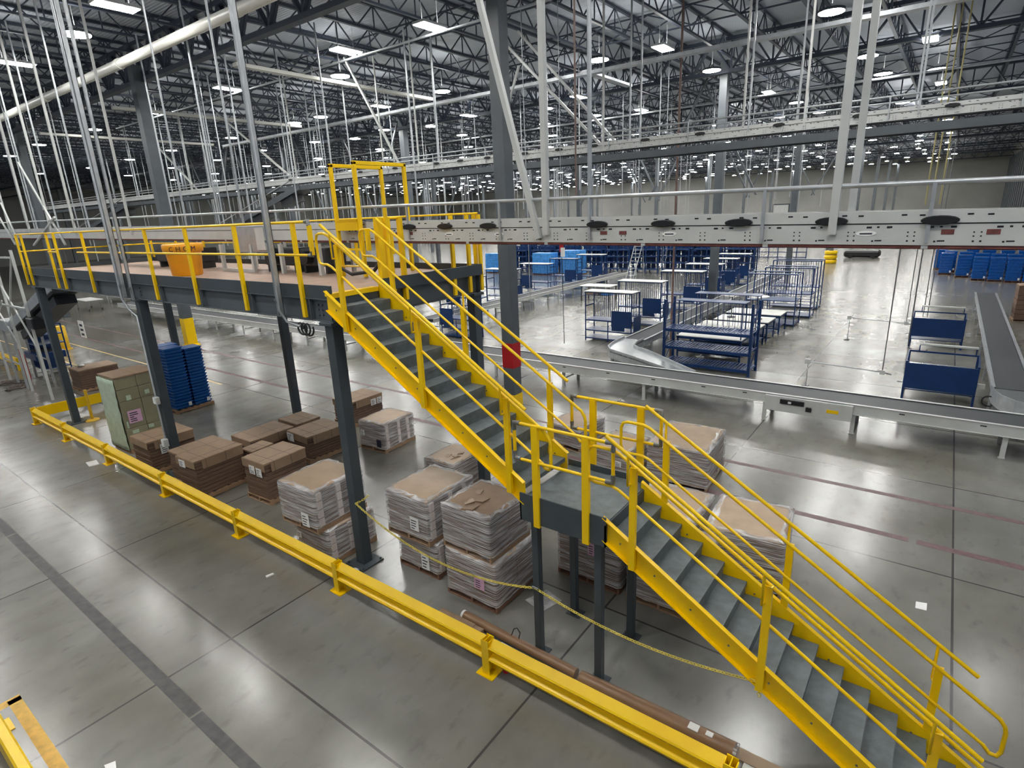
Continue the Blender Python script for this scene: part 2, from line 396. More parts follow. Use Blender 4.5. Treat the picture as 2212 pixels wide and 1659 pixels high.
# ------------------------------------------------------------------ lamps
def round_lamp(name='high_bay_lamp'):
    r = thing(name, 'lamp', 'lamp', world=False)
    sub(r, 'housing', M['steel'], lambda b: b.lathe([(.44, .012), (.455, .03), (.455, .1), (.43, .11)], n=24))
    sub(r, 'added_uplight', M['uplight'], lambda b: b.lathe([(.38, .111), (.38, .115)], n=20))  # added glowing disc, hidden from below by the housing
    sub(r, 'diffuser', M['lamp'], lambda b: b.lathe([(.43, -.012), (.43, .012)], n=24))
    sub(r, 'hanger', M['lampbody'], lambda b: b.tube([(0, 0, .3), (0, 0, 1.0)], .012, 6))
    return r
def rect_lamp(name='panel_lamp', l=1.25, w=.62):
    r = thing(name, 'lamp', 'lamp', world=False)
    sub(r, 'housing', M['lampbody'], lambda b: b.box(-w/2, w/2, -l/2, l/2, .012, .1), .02)
    sub(r, 'added_uplight', M['uplight'], lambda b: b.box(-w/2+.1, w/2-.1, -l/2+.1, l/2-.1, .1, .105))  # added glowing plate, out of sight on the lamp's back
    sub(r, 'diffuser', M['lamp'], lambda b: b.box(-w/2+.04, w/2-.04, -l/2+.05, l/2-.05, -.012, .012))
    sub(r, 'hanger', M['lampbody'], lambda b: [b.tube([(0, y, .08), (0, y, 1.0)], .01, 5) for y in (-.4, .4)])
    return r
def tube_lamp(name='twin_tube_lamp'):
    r = thing(name, 'lamp', 'lamp', world=False)
    sub(r, 'housing', M['lampbody'], lambda b: b.box(-.3, .3, -.62, .62, .06, .1))
    sub(r, 'tube', M['lamp'], lambda b: b.box(-.26, -.12, -.6, .6, 0, .05))
    sub(r, 'tube', M['lamp'], lambda b: b.box(.12, .26, -.6, .6, 0, .05))
    sub(r, 'hanger', M['lampbody'], lambda b: [b.tube([(0, y, .08), (0, y, 1.0)], .01, 5) for y in (-.4, .4)])
    return r
PR, PP, PT = round_lamp(), rect_lamp(), tube_lamp()
used = {}
def lamp(kind, x, y, label, group=None, z=12.5):
    p = {'r': PR, 'p': PP, 't': PT}[kind]
    if kind not in used:
        used[kind] = 1; p.location = (x, y, z); p['label'] = label
        if group: p['group'] = group
        return p
    return dup(p, (x, y, z), 0, label, group)
near = [
 ('p', -21.34, 9.07, 'big rectangular panel lamp at the very top, nearest of the panel lamps'),
 ('r', -25.11, 9.22, 'round high bay lamp under the thick white pipe, crossed by the tall double strut'),
 ('p', -30.77, 8.93, 'long panel lamp at the far left edge above the white pipe'),
 ('t', -20.65, 17.13, 'lamp of two bright parallel tubes above the yellow gate frames'),
 ('r', -24.13, 19.51, 'round high bay lamp hanging just below the twin tube lamp'),
 ('p', -29.91, 17.08, 'narrow panel lamp beside the tall double conduit'),
 ('p', -38.56, 16.99, 'bright panel lamp beside the leaning dark column'),
 ('p', -28.78, 26.04, 'panel lamp crossed by the long diagonal brace'),
 ('r', -23.38, 25.71, 'round high bay lamp between thin hangers, nearer to the column with the red band'),
 ('p', -27.66, 32.91, 'flat bright lamp hanging below the sloping cable tray beside the main column'),
 ('p', -11.04, 26.39, 'square bright panel lamp above the end of the cable tray'),
 ('r', -13.96, 26.08, 'round high bay lamp between two pale vertical hangers'),
 ('r', -4.58, 26.3, 'large round high bay lamp at the top, beside the pair of pale hangers'),
 ('r', -4.35, 35.34, 'round high bay lamp cut by the second pale square hanger'),
 ('r', -4.19, 40.87, 'round high bay lamp just past the second pale square hanger'),
 ('p', -19.12, 33.15, 'flat lamp under the two parallel diagonal braces'),
 ('p', -18.57, 40.89, 'flat lamp cut by the thin pale hanger behind the upper conveyor rail'),
 ('p', -10.3, 41.38, 'flat lamp on its own above the upper conveyor between two hanger pairs'),
 ('r', -10.9, 32.4, 'lamp fixed close beside the second dark column'),
 ('p', -1.85, 33.88, 'bright lamp behind the pair of pale hangers at the upper right'),
 ('r', -1.77, 41.95, 'round glaring lamp below the bright lamp of the upper right'),
 ('p', -1.7, 47.2, 'flat panel lamp above the bright top rail at the upper right'),
 ('p', -1.71, 54.36, 'flat panel lamp between the upper conveyor and its rail at the right'),
 ('r', -56.95, 16.66, 'wide round lamp among the hangers at the far left'),
]
for k, x, y, l in near: lamp(k, x, y, l)
grp = [(-26.5, 40.69), (-22.63, 34.96), (-32.57, 34.35), (-34.51, 40.06), (-37.09, 25.63), (-34.03, 25.56), (-44.75, 32.67), (-41.26, 34.15), (-36.04, 32.75), (-52.26, 32.22), (-45.99, 25.97), (-21.92, 40.33), (-24.82, 53.22), (-12.4, 53.72), (-4.09, 54.2), (-9.51, 53.91), (-9.85, 47.19), (-17.39, 53.91), (-47, 17), (-66, 17), (-56, 25.9), (-65, 26), (-75, 26), (-74, 17), (-62, 33), (-72, 33), (-84, 33), (-84, 24), (-46, 41), (-56, 41), (-66, 41), (-78, 41), (-90, 41), (-30, 47.3), (-40, 47.3), (-52, 47.3), (-64, 47.3), (-76, 47.3), (-90, 47.3)]
for x, y in grp: lamp('r', x, y, 'small distant lamp among the hangers above the upper conveyor', 'middle distance lamps')
rr = random.Random(3)
for j in range(14):
    y = 55+7.6*j
    for i in range(16):
        x = -1.8-6.6*i-(3.3 if j % 2 else 0)+rr.uniform(-.6, .6)
        if (j < 1 and x > -27): continue
        lamp('r' if rr.random() < .6 else 'p', x, y, 'tiny far lamp in the dark rear of the warehouse', 'far lamps at the rear')
fb = MB()
for j in range(16):
    for i in range(22):
        x, y = -4.5-6.6*i+rr.uniform(-1, 1), 58+6.6*j+rr.uniform(-.5, .5)
        if x > -60 and (j % 2 or i % 2) or x < -135: continue
        fb.lathe([(.26, 12.4), (.26, 12.43)], x, y, 6)
tag(fb.build('lamp_field', M['lampfar']), 'countless tiny lamps receding to the rear wall in the dark', 'lamps', None, 'stuff')
# lamps above and behind the viewpoint, which light the near floor
for x, y in ((-13.5, 9.1), (-5.5, 9.1), (2.6, 9.1), (-16, 17.2), (-3.2, 17.2), (4.5, 17.2), (3.5, 26), (-16, 1.8), (-8, 1.8), (0, 1.8), (-24, 1.8), (-32, 1.8), (-12, -5), (-3, -5), (-20, -5), (5, 1.8), (-40, 1.8), (-48, 1.8), (-40, 9.1), (-50, 9.1), (-60, 9.1), (-60, 1.8)):  # the last few, far left, are added to brighten the floor there
    lamp('p', x, y, 'panel lamp over the near aisle beyond the top edge', 'lamps over the near aisle')

# ------------------------------------------------------------------ mezzanine
DX0, DX1, DY0, DY1, DZ = -22.75, -7.62, 5.52, 9.15, 4.9
mz = thing('mezzanine', 'dark grey steel platform with brown deck and yellow railing at the top of the stairs', 'platform', (-15, 7.3, 0))
sub(mz, 'deck', M['ply'], lambda b: b.box(DX0, DX1, DY0, DY1, DZ-.05, DZ))
def beams(b):
    for y in (DY0+.03, DY1-.03):
        b.box(DX0, DX1, y-.006, y+.006, 4.45, 4.82); b.box(DX0, DX1, y-.08, y+.08, 4.45, 4.465); b.box(DX0, DX1, y-.08, y+.08, 4.805, 4.82)
    for x in (DX0+.03, DX1-.1):
        b.box(x-.006, x+.006, DY0, DY1, 4.45, 4.82); b.box(x-.08, x+.08, DY0, DY1, 4.45, 4.465); b.box(x-.08, x+.08, DY0, DY1, 4.805, 4.82)
    x = DX0+.9
    while x < DX1-.3:
        b.box(x-.03, x+.03, DY0+.1, DY1-.1, 4.6, 4.84); x += .9
sub(mz, 'beam', M['steel_l'], beams)
def toe(b):
    b.box(DX0, DX1, DY0-.03, DY0, 4.82, 5.03); b.box(DX0, DX1, DY1, DY1+.03, 4.82, 5.03)
    b.box(DX0-.03, DX0, DY0-.03, DY1+.03, 4.82, 5.03)
    b.box(DX1, DX1+.03, 6.5, DY1+.03, 4.82, 5.03); b.box(DX1, DX1+.03, DY0-.03, 5.44, 4.82, 5.03)
sub(mz, 'toe_plate', M['steel'], toe)
for x in (-8.15, -9.9, -11.75, -13.55, -15.2, -17.2, -19.2, -22.1): sub(mz, 'stiffener', M['steel_l'], lambda b: b.box(x-.05, x-.035, DY0-.05, DY0+.02, 4.47, 4.8))
def bolts(b):
    for x in (-7.95, -8.05, -14.8, -15.2):
        for z in (4.55, 4.63, 4.71): b.tube([(x, DY0+.02, z), (x, DY0-.005, z)], .018, 6)
    for y in (5.6, 5.8):
        for z in (4.55, 4.63, 4.71): b.tube([(DX1-.1, y, z), (DX1-.065, y, z)], .018, 6)
sub(mz, 'bolt', M['steel_l'], bolts)
for x in (-7.78, -15.0, -22.24):
    for y in (5.58, 9.08):
        c = sub(mz, 'leg', M['steel'], lambda b: (b.box(x-.1, x+.1, y-.1, y+.1, .02, 4.4), b.box(x-.16, x+.16, y-.16, y+.16, 4.4, 4.45)), .006)
        sub(c, 'base_plate', M['steel'], lambda b: (b.box(x-.24, x+.24, y-.24, y+.24, 0, .025), [b.tube([(x+i, y+j, .02), (x+i, y+j, .06)], .016, 6) for i in (-.2, .2) for j in (-.2, .2)]))
def post(parent, x, y, z0, z1, nm='post', w=.075, d=.05, ax='x'):
    # angle section: two legs
    def f(b):
        if ax == 'x': b.box(x-w/2, x+w/2, y-d/2, y+d/2, z0, z1)
        else: b.box(x-d/2, x+d/2, y-w/2, y+w/2, z0, z1)
    return sub(parent, nm, M['yellow'], f)
def rails(parent, pts, r=.021, nm='rail', m='yellow', n=8): return sub(parent, nm, M[m], lambda b: b.tube(pts, r, n))
fr = rails(mz, [(-17.9, 5.45, 6.0), (-7.95, 5.45, 6.0)], nm='front_railing')
rails(fr, [(-17.9, 5.45, 5.5), (-7.95, 5.45, 5.5)], nm='mid_rail')
for x in (-17.37, -15.56, -13.74, -11.93, -10.1, -8.33): post(fr, x, 5.46, 4.5, 5.99)
post(fr, -7.9, 5.46, 5.5, 5.95, 'end_post', .06)
rails(fr, [(-7.9, 5.45, 5.94), (-7.9, 5.45, 6.02), (-7.98, 5.45, 6.0)], .03, 'elbow', 'bolt'); rails(fr, [(-7.9, 5.45, 5.56), (-7.9, 5.45, 5.49), (-7.98, 5.45, 5.5)], .03, 'elbow', 'bolt')
lr = rails(mz, [(-22.7, 5.45, 6.0), (-19.35, 5.45, 6.0)], nm='corner_railing')
rails(lr, [(-20.1, 5.45, 5.5), (-19.35, 5.45, 5.5)], nm='mid_rail')
for x in (-22.75, -22.25, -20.0, -19.41): post(lr, x, 5.46, 4.5, 5.99)
rails(lr, [(-22.72, 5.45, 6.0), (-22.72, 9.2, 6.0)], nm='side_rail'); rails(lr, [(-22.72, 5.45, 5.5), (-22.72, 9.2, 5.5)], nm='side_rail')
br = rails(mz, [(-22.7, 9.2, 6.02), (-7.66, 9.2, 6.02)], nm='rear_railing'); rails(br, [(-22.7, 9.2, 5.5), (-7.66, 9.2, 5.5)], nm='mid_rail')
for k in range(9): post(br, -22.7+1.87*k, 9.18, 4.5, 6.0)
sr = rails(mz, [(-7.66, 8.3, 6.02), (-7.66, 9.2, 6.02)], nm='end_railing'); rails(sr, [(-7.66, 8.3, 5.5), (-7.66, 9.2, 5.5)], nm='mid_rail')
for y in (8.36, 8.82, 9.18): post(sr, -7.62, y, 4.5, 6.0, ax='y')
sr2 = rails(mz, [(-7.66, 6.55, 6.0), (-7.66, 7.1, 6.0)], nm='gate_railing')
for y, w in ((6.6, .12), (6.78, .1), (7.08, .06)): post(sr2, -7.64, y, 4.6, 6.02, 'gate_post', w, .09, 'y')
sub(sr2, 'gate_spring', M['yellow'], lambda b: b.box(-7.7, -7.66, 6.35, 6.43, 5.5, 5.85)); sub(sr2, 'gate_spring', M['yellow'], lambda b: b.box(-7.72, -7.66, 6.86, 6.93, 5.4, 5.8))

# stair
RUN, RISE = .279, .175
UX, LX, LZ = -7.60, -2.797, 2.45
YN, YF = 5.40, 6.44
st = thing('staircase', 'yellow railed steel staircase with grey treads and a mid landing, leading up to the mezzanine', 'staircase', (-3.4, 5.9, 0))
def tread(x, z):     # nosing at x (front edge towards +X), top at z
    def f(b):
        b.box(x-.30, x, YN+.02, YF-.02, z-.03, z); b.box(x-.012, x, YN+.02, YF-.02, z-.06, z-.03)
        b.box(x-.30, x-.29, YN+.02, YF-.02, z, z+RISE-.03)
    sub(st, 'tread', M['tread'], f)
for k in range(1, 14): tread(UX+RUN*k, DZ-RISE*k)
for k in range(1, 14): tread(LX+RUN*k, LZ-RISE*k)
sub(st, 'top_nosing', M['yellow'], lambda b: (b.box(UX-.12, UX+.01, YN+.05, YF-.02, DZ-.03, DZ+.012), b.box(UX, UX+.012, YN+.05, YF-.02, DZ-.06, DZ)))
sub(st, 'top_riser', M['steel'], lambda b: b.box(UX-.02, UX-.005, YN+.02, YF-.02, DZ-.17, DZ-.03))
def stringer(x0, z0, x1, z1, y, out, nm='stringer'):
    s = (z1-z0)/(x1-x0); t, bt = .075, -.235
    P = [(x0, z0+t), (x1, z1+t), (x1, z1+bt), (x0, z0+bt)]
    if z1+bt < 0:
        xe = x1+(-(z1+bt)/s); P = [(x0, z0+t), (x1, z1+t), (x1, 0), (x0+(-(z0+bt))/s, 0), (x0, z0+bt)]
    def f(b):
        b.prism(P, lambda u, v, a: (u, a, v), y-.005, y+.005)
        w = .055*out
        for off in (t, bt+.012):
            a, c = (x0, z0+off), (x1, z1+off)
            if c[1] < 0: c = (x1+(-c[1])/s, 0)
            b.hexa([(a[0], y, a[1]-.012), (c[0], y, c[1]-.012), (c[0], y+w, c[1]-.012), (a[0], y+w, a[1]-.012)], [(a[0], y, a[1]), (c[0], y, c[1]), (c[0], y+w, c[1]), (a[0], y+w, a[1])])
    o = sub(st, nm, M['yellow'], f)
    def bl(b):
        n = 9
        for k in range(n):
            u = x0+(x1-x0)*(k+.5)/n; v = z0+s*(u-x0)-.09
            if v > .05: b.tube([(u, y-.012, v), (u, y+.012, v)], .012, 6)
    sub(o, 'bolt', M['bolt'], bl)
    return o
for y, o_ in ((YN, -1), (YF, 1)):
    stringer(UX, DZ+.0, -3.97+.02, DZ+(-3.97+.02-UX)*(-RISE/RUN), y, o_)
    stringer(LX-.02, LZ+.012, LX+14*RUN-.05, .0+.03, y, o_)
# landing
LA, LB = -3.99, -2.79
def land(b):
    b.box(LA, LB, YN-.03, 6.57, LZ-.01, LZ)
sub(st, 'landing', M['tread'], land)
sub(st, 'landing_frame', M['steel'], lambda b: (b.box(LA-.02, LB+.02, YN-.05, YN-.03, LZ-.3, LZ+.09), b.box(LA-.02, LB+.02, 6.57, 6.59, LZ-.3, LZ+.09), b.box(LA-.02, LA, YN-.05, 6.59, LZ-.3, LZ-.01), b.box(LB, LB+.02, YN-.05, 6.59, LZ-.3, LZ-.01)))
for x in (-3.87, -2.93):
    for y in (5.5, 6.46):
        l = sub(st, 'leg', M['steel'], lambda b: b.box(x-.05, x+.05, y-.05, y+.05, .012, LZ-.02), .004)
        sub(l, 'base_plate', M['steel'], lambda b: b.box(x-.12, x+.12, y-.07, y+.12, 0, .014))
def nose(x, up=True):
    return (DZ-(x-UX)*RISE/RUN) if up else (LZ-(x-LX)*RISE/RUN)
def flight_rail(up, y, out, xs, xa, xb, hA, hB, hC, xv0, xb0, xv1):
    nz = lambda x: nose(x, up)
    # closed frame in the post plane: top rail, return loops, mid rail
    zt_, zc_ = nz(xb0)+hB, nz(xb0)+hC
    xe = xv1-.03
    top = [(xv0, y, (zt_+zc_)/2), (xv0, y, zt_-.09), (xv0+.03, y, zt_-.02), (xv0+.09, y, zt_), (xb0-.04, y, zt_), (xb0+.05, y, nz(xb0+.05)+hB), (xe-.02, y, nz(xe-.02)+hB), (xe+.03, y, nz(xe)+hB-.06), (xe+.045, y, nz(xe)+hB-.13), (xe+.045, y, nz(xe)+hC+.06), (xe+.02, y, nz(xe)+hC-.01), (xe-.04, y, nz(xe)+hC-.01), (xe-.1, y, nz(xe-.1)+hC)]
    rails(st, top, .021, 'top_rail')
    rails(st, [(xv0, y, (zt_+zc_)/2), (xv0, y, zc_+.09), (xv0+.03, y, zc_+.02), (xv0+.09, y, zc_), (xb0-.04, y, zc_), (xb0+.05, y, nz(xb0+.05)+hC), (xe-.1, y, nz(xe-.1)+hC)], .019, 'mid_rail')
    yo = y+out*.085
    rails(st, [(xa, yo, nz(xa)+hA), (xb, yo, nz(xb)+hA)], .022, 'handrail')
    for x in xs:
        p = post(st, x, y+.02*out, nz(x)-.24, nz(x)+hB)
        rails(p, [(x-.02, y, nz(x)+hB-.2), (x-.04, yo, nz(x)+hB-.2), (x-.04, yo, nz(x-.04)+hA-.01)], .016, 'bracket', n=6)
yn, yf = YN-.03, YF+.01
flight_rail(True, yn, -1, (-7.15, -5.62, -4.16), -7.38, -3.82, 1.19, 1.05, .6, -7.64, -7.40, -3.54)
flight_rail(True, yf, 1, (-7.28, -5.77, -4.24), -7.6, -3.98, 1.1, .9, .47, -7.96, -7.66, -3.67)
flight_rail(False, yn, -1, (-2.43, -.96, .53), -2.74, .84, 1.19, 1.05, .6, -3.01, -2.66, 1.15)
flight_rail(False, yf, 1, (-2.5, -.98, .54), -2.82, .86, 1.1, .9, .47, -3.12, -2.77, 1.13)
for y, xs, ya in ((yn-.02, (-3.74, -3.03), -1), (6.62, (-3.63, -2.92), 1)):
    a, c = (-4.05, -2.68) if ya < 0 else (-3.97, -2.64)
    g = rails(st, [(a, y, 3.5), (c, y, 3.5)], .022, 'landing_rail'); rails(g, [(a, y, 3.02), (c, y, 3.02)], .02, 'mid_rail')
    for x in (a, c):
        rails(g, [(x, y, 3.0), (x, y, 3.5)], .022, 'end_tube')
        for z, s in ((3.5, -1), (3.02, 1)):
            sg = 1 if x == a else -1
            rails(g, [(x, y, z+s*.1), (x, y, z), (x+sg*.09, y, z)], .03, 'elbow', 'bolt')
    for x in xs: post(st, x, y+ya*.0, 2.12, 3.49, w=.09)

# guard rail along the aisle
gr = thing('guard_rail', 'long double ribbed yellow guard rail on low posts along the near aisle', 'guard rail', (-12, 4.8, 0))
PX = [-23.35, -20.52, -17.33, -13.95, -10.68, -7.47, -4.24, -1.05]
def wprof(y):
    return [(y+.06, .2), (y-.03, .2), (y-.075, .275), (y-.06, .295), (y+.02, .335), (y-.005, .36), (y-.07, .455), (y-.055, .475), (y+.05, .545), (y+.06, .53)]
for a, c in zip(PX, PX[1:]+[2.2]):
    if c > 2: break
    sub(gr, 'rail_beam', M['yellow'], lambda b: b.prism(wprof(4.8), lambda u, v, q: (q, u, v), a+.06, c-.06))
for x in PX:
    def f(b):
        b.box(x-.06, x+.06, 4.73, 4.742, .012, .56); b.box(x-.06, x+.06, 4.858, 4.87, .012, .56); b.box(x-.006, x+.006, 4.74, 4.86, .012, .56)
        b.box(x-.066, x-.054, 4.75, 4.85, .12, .54); b.box(x+.054, x+.066, 4.75, 4.85, .12, .54)
    p = sub(gr, 'post', M['yellow'], f)
    sub(p, 'base_plate', M['yellow'], lambda b: b.box(x-.14, x+.14, 4.68, 4.92, 0, .014))
sub(gr, 'rail_beam', M['yellow'], lambda b: b.prism([(v-.02+(-23.35), w) for v, w in [(u-4.8, z) for u, z in wprof(4.8)]], lambda u, v, q: (u, q, v), 4.9, 7.3))
def f(b):
    b.box(-23.41, -23.29, 7.3, 7.42, .012, .56)
sub(gr, 'post', M['yellow'], f)
# second rail in the bottom corner
g2 = thing('guard_rail', 'yellow guard rail end and post beside the painted line in the near corner', 'guard rail', (-8.7, .5, 0))
sub(g2, 'rail_beam', M['yellow'], lambda b: b.box(-8.75, -7.0, .48, .6, .1, .5), .02)
sub(g2, 'post', M['yellow'], lambda b: b.box(-8.87, -8.75, .48, .62, .012, .55))
sub(g2, 'base_plate', M['yellow'], lambda b: b.box(-8.95, -8.67, .4, .7, 0, .014))
g3 = thing('guard_rail', 'short yellow guard rail behind the lattice legs at the far left edge', 'guard rail', (-34, 7, 0))
sub(g3, 'rail_beam', M['yellow'], lambda b: b.prism(wprof(6.9), lambda u, v, q: (q, u, v), -37, -33.7))
sub(g3, 'post', M['yellow'], lambda b: b.box(-33.7, -33.55, 6.82, 6.98, 0, .58))

# yellow crossover frames over the conveyor
cf = thing('crossover_gate', 'pair of tall yellow tube frames with a step, straddling the conveyor on the mezzanine', 'crossover', (-9.5, 8.1, 4.9))
for x in (-9.87, -9.17):
    sub(cf, 'frame', M['yellow'], lambda b: (b.box(x-.035, x+.035, 7.45, 7.52, 4.9, 7.05), b.box(x-.035, x+.035, 8.72, 8.79, 4.9, 7.05), b.box(x-.035, x+.035, 7.45, 8.79, 6.99, 7.06)), .008)
sub(cf, 'step', M['yellow'], lambda b: (b.box(-9.84, -9.2, 7.42, 7.6, 5.98, 6.0), b.box(-9.84, -9.2, 7.44, 7.455, 5.8, 5.99)))
sub(cf, 'step', M['yellow'], lambda b: b.box(-9.84, -9.2, 7.44, 7.47, 5.42, 5.46)); sub(cf, 'step', M['yellow'], lambda b: b.box(-9.84, -9.2, 7.44, 7.6, 5.1, 5.12))
sub(cf, 'platform', M['steel_l'], lambda b: b.box(-9.84, -9.2, 7.5, 8.75, 5.98, 6.0))

# trash bin on the deck
tb = thing('trash_bin', 'orange plastic bin with a rolled rim and black hand lettering on the mezzanine deck', 'bin', (-14.45, 6.5, 4.9))
bx, by = -14.45, 6.5
body = sub(tb, 'body', M['orange'], lambda b: b.lathe([(.31, 4.9), (.33, 4.93), (.39, 5.55), (.395, 5.56), (.36, 5.56), (.3, 4.96)], bx, by, 28))
sub(tb, 'rim', M['orange'], lambda b: b.lathe([(.385, 5.44), (.425, 5.45), (.435, 5.56), (.43, 5.62), (.40, 5.64), (.385, 5.6)], bx, by, 28))
base = math.atan2(-by, -bx)
for i, chx in enumerate('CHOM'):
    a = base+(i-1.5)*.36-.05
    cu = bpy.data.curves.new('lettering', 'FONT'); cu.body = chx; cu.size = .15; cu.align_x = 'CENTER'; cu.extrude = .001
    t = bpy.data.objects.new('lettering', cu); COL.objects.link(t); t.parent = tb
    t.location = (.44*math.cos(a), .44*math.sin(a), .575); t.rotation_euler = (R_(90), 0, a+R_(90)); cu.materials.append(M['ink'])
    tm = bpy.data.objects.new('lettering', bpy.data.meshes.new_from_object(t)); COL.objects.link(tm); tm.parent = tb; tm.location = t.location; tm.rotation_euler = t.rotation_euler
    bpy.data.objects.remove(t)

# ------------------------------------------------------------------ overhead conveyors
def overhead(name, label, xa, xb, yn, yfar, z0, slope, xref, hang, braces, covers, rposts, rail_h, depth, lower=None, slots=(None, None)):
    zz = lambda x: z0+slope*(x-xref)
    t = thing(name, label, 'conveyor', (xb, yn, z0))
    def panel(b, y, ya, lo, hi):
        b.hexa([(xa, y, zz(xa)+lo), (xb, y, zz(xb)+lo), (xb, ya, zz(xb)+lo), (xa, ya, zz(xa)+lo)], [(xa, y, zz(xa)+hi), (xb, y, zz(xb)+hi), (xb, ya, zz(xb)+hi), (xa, ya, zz(xa)+hi)])
    sub(t, 'side_panel', M['white_steel'], lambda b: (panel(b, yn, yn+.012, 0, depth*.62), panel(b, yn, yn+.05, -.012, 0)))
    sub(t, 'upper_panel', M['white_steel'], lambda b: (panel(b, yn-.015, yn+.01, depth*.66, depth), panel(b, yn-.015, yn+.07, depth, depth+.012)))
    sub(t, 'chain_guide', M['dark'], lambda b: panel(b, yn+.004, yn+.02, depth*.6, depth*.68))
    sub(t, 'side_panel', M['white_steel'], lambda b: (panel(b, yfar-.012, yfar, 0, depth), panel(b, yfar-.07, yfar, depth, depth+.012)))
    sub(t, 'belt', M['belt'], lambda b: panel(b, yn+.02, yfar-.02, depth*.55, depth*.7))
    sub(t, 'cable_strip', M['redbrown' if lower is None else 'dark'], lambda b: (panel(b, yn+.015, yn+.06, -.045, -.013), panel(b, yn+.1, yn+.13, -.06, -.03)))
    for k in range(12 if lower is None else 0):
        x = 3-1.6*k; sub(t, 'cross_member', M['white_steel'], lambda b: b.box(x-.03, x+.03, yn+.01, yfar-.01, zz(x)-.05, zz(x)))
    def sl(b):
        x = slots[0]; k = 0
        while x < slots[1]:
            y = yn-.003; q = zz(x)
            for dx in (-.11, .08): b.box(x+dx, x+dx+.05, y, yn, q+depth*.5, q+depth*.56)
            b.box(x-.012, x+.012, y, yn, q+depth*.51, q+depth*.56)
            b.box(x-.02, x+.045, y, yn, q+depth*.08, q+depth*.12)
            for dx in (-.05, .27, .33): b.box(x+dx, x+dx+.018, y, yn, q+depth*.06, q+depth*.11)
            for dx, dz in ((.27, .34), (.33, .34), (.27, .22), (.33, .22)): b.box(x+dx, x+dx+.014, y, yn, q+depth*dz, q+depth*(dz+.04))
            for dx in (-.2, .2): b.box(x+dx, x+dx+.05, yn-.018, yn-.015, q+depth*.88, q+depth*.93)
            x += .56
    if slots[0] is not None: sub(t, 'slot_pattern', M['black'], sl)
    gr_ = rails(t, [(xa, yn, zz(xa)+rail_h), (xb, yn, zz(xb)+rail_h)], .028, 'guide_rail', 'galv', 6)
    if lower is not None:
        rails(t, [(xa, yn, zz(xa)+rail_h-.16), (xb, yn, zz(xb)+rail_h-.16)], .026, 'guide_rail', 'galv', 6)
        sub(t, 'return_frame', M['steel_l'], lambda b: (panel(b, yn+.02, yn+.05, lower, lower+.22), panel(b, yfar-.05, yfar, lower, lower+.22), panel(b, yn, yn+.1, lower, lower+.02)))
        sub(t, 'return_belt', M['dark'], lambda b: panel(b, yn+.06, yfar-.06, lower+.1, lower+.16))
    for x in rposts:
        sub(t, 'rail_post', M['galv'], lambda b: b.box(x-.018, x+.018, yn-.04, yn-.015, zz(x)+.02, zz(x)+rail_h))
    for x in covers:
        def cv(b):
            prof = [(.17*math.cos(a), .048*math.sin(a)) for a in [i*math.pi/8 for i in range(16)]]
            b.prism(prof, lambda u, v, q: (x+u, q, zz(x)+depth*.74+v), yn-.06, yn-.01)
        sub(t, 'bumper', M['black'], cv, .01)
    for x, y, w, zt in hang:
        sub(t, 'hanger', M['white_steel'] if w > .05 else M['galv'], lambda b: b.box(x-w/2, x+w/2, y-w/2, y+w/2, zz(x)+.1, zt))
    for p, q, w in braces: sub(t, 'brace', M['white_steel'], lambda b: b.bar(p, q, w, w))
    return t
ZT = 13.4
cv1 = overhead('overhead_conveyor', 'light grey perforated conveyor hung across the picture behind the stair top', -62, 7.5, 7.62, 8.24, 5.555, -.012, -5, 
    [(-4.97, 7.6, .085, ZT), (-1.08, 7.6, .085, ZT), (-4.57, 8.24, .05, ZT), (-.99, 8.24, .075, ZT), (-13.6, 7.62, .04, ZT), (-17.8, 8.24, .04, ZT), (-20.0, 7.6, .06, ZT), (-24.6, 7.6, .07, ZT), (-27.1, 7.6, .07, ZT), (-29.6, 7.6, .07, ZT), (-32.2, 7.6, .06, ZT), (-25.2, 8.24, .05, ZT), (-28.4, 8.24, .05, ZT), (-31, 8.24, .05, ZT), (-35.4, 7.6, .06, ZT), (-39, 7.6, .06, ZT)],
    [((-6.2, 7.58, 9.6), (-5.09, 7.58, 5.6), .08), ((-26.2, 7.56, 6.55), (-29.4, 7.56, 5.56), .06), ((-28.6, 7.56, 8.6), (-25.8, 7.56, 5.56), .06), ((-32.2, 7.56, 7.3), (-31.2, 7.56, 5.56), .06), ((-36, 7.56, 9.5), (-31.8, 7.56, 5.6), .06)],
    [-7.95, -7.06, -6.1, -4.09, -3.1, -2.12, -1.1, -.1, 1.1], [-7.97, -5.86, -4.22, -1.84, -.19, 1.7], .62, .33, None, (-9.6, 3))
cx = [-10.53, -9.85, -9.1, -5.87, -5.49, -4.25, -3.91, -1.24, -1.12, -15.47, -18.64, -19.4, -19.91, -21.01, -24.69, -23.12, -26.91, -28.78, -29.43, -31.28, -33.19, -34.16, -38.03, -40.44, -41.37, -43.12, -45.5, -47, -49.8, -52, -55, -57.5, 1.6, 3.2]
hg = [(x, 20.0 if i % 2 == 0 else 20.75, .06 if i % 3 == 0 else .05, ZT) for i, x in enumerate(cx)]
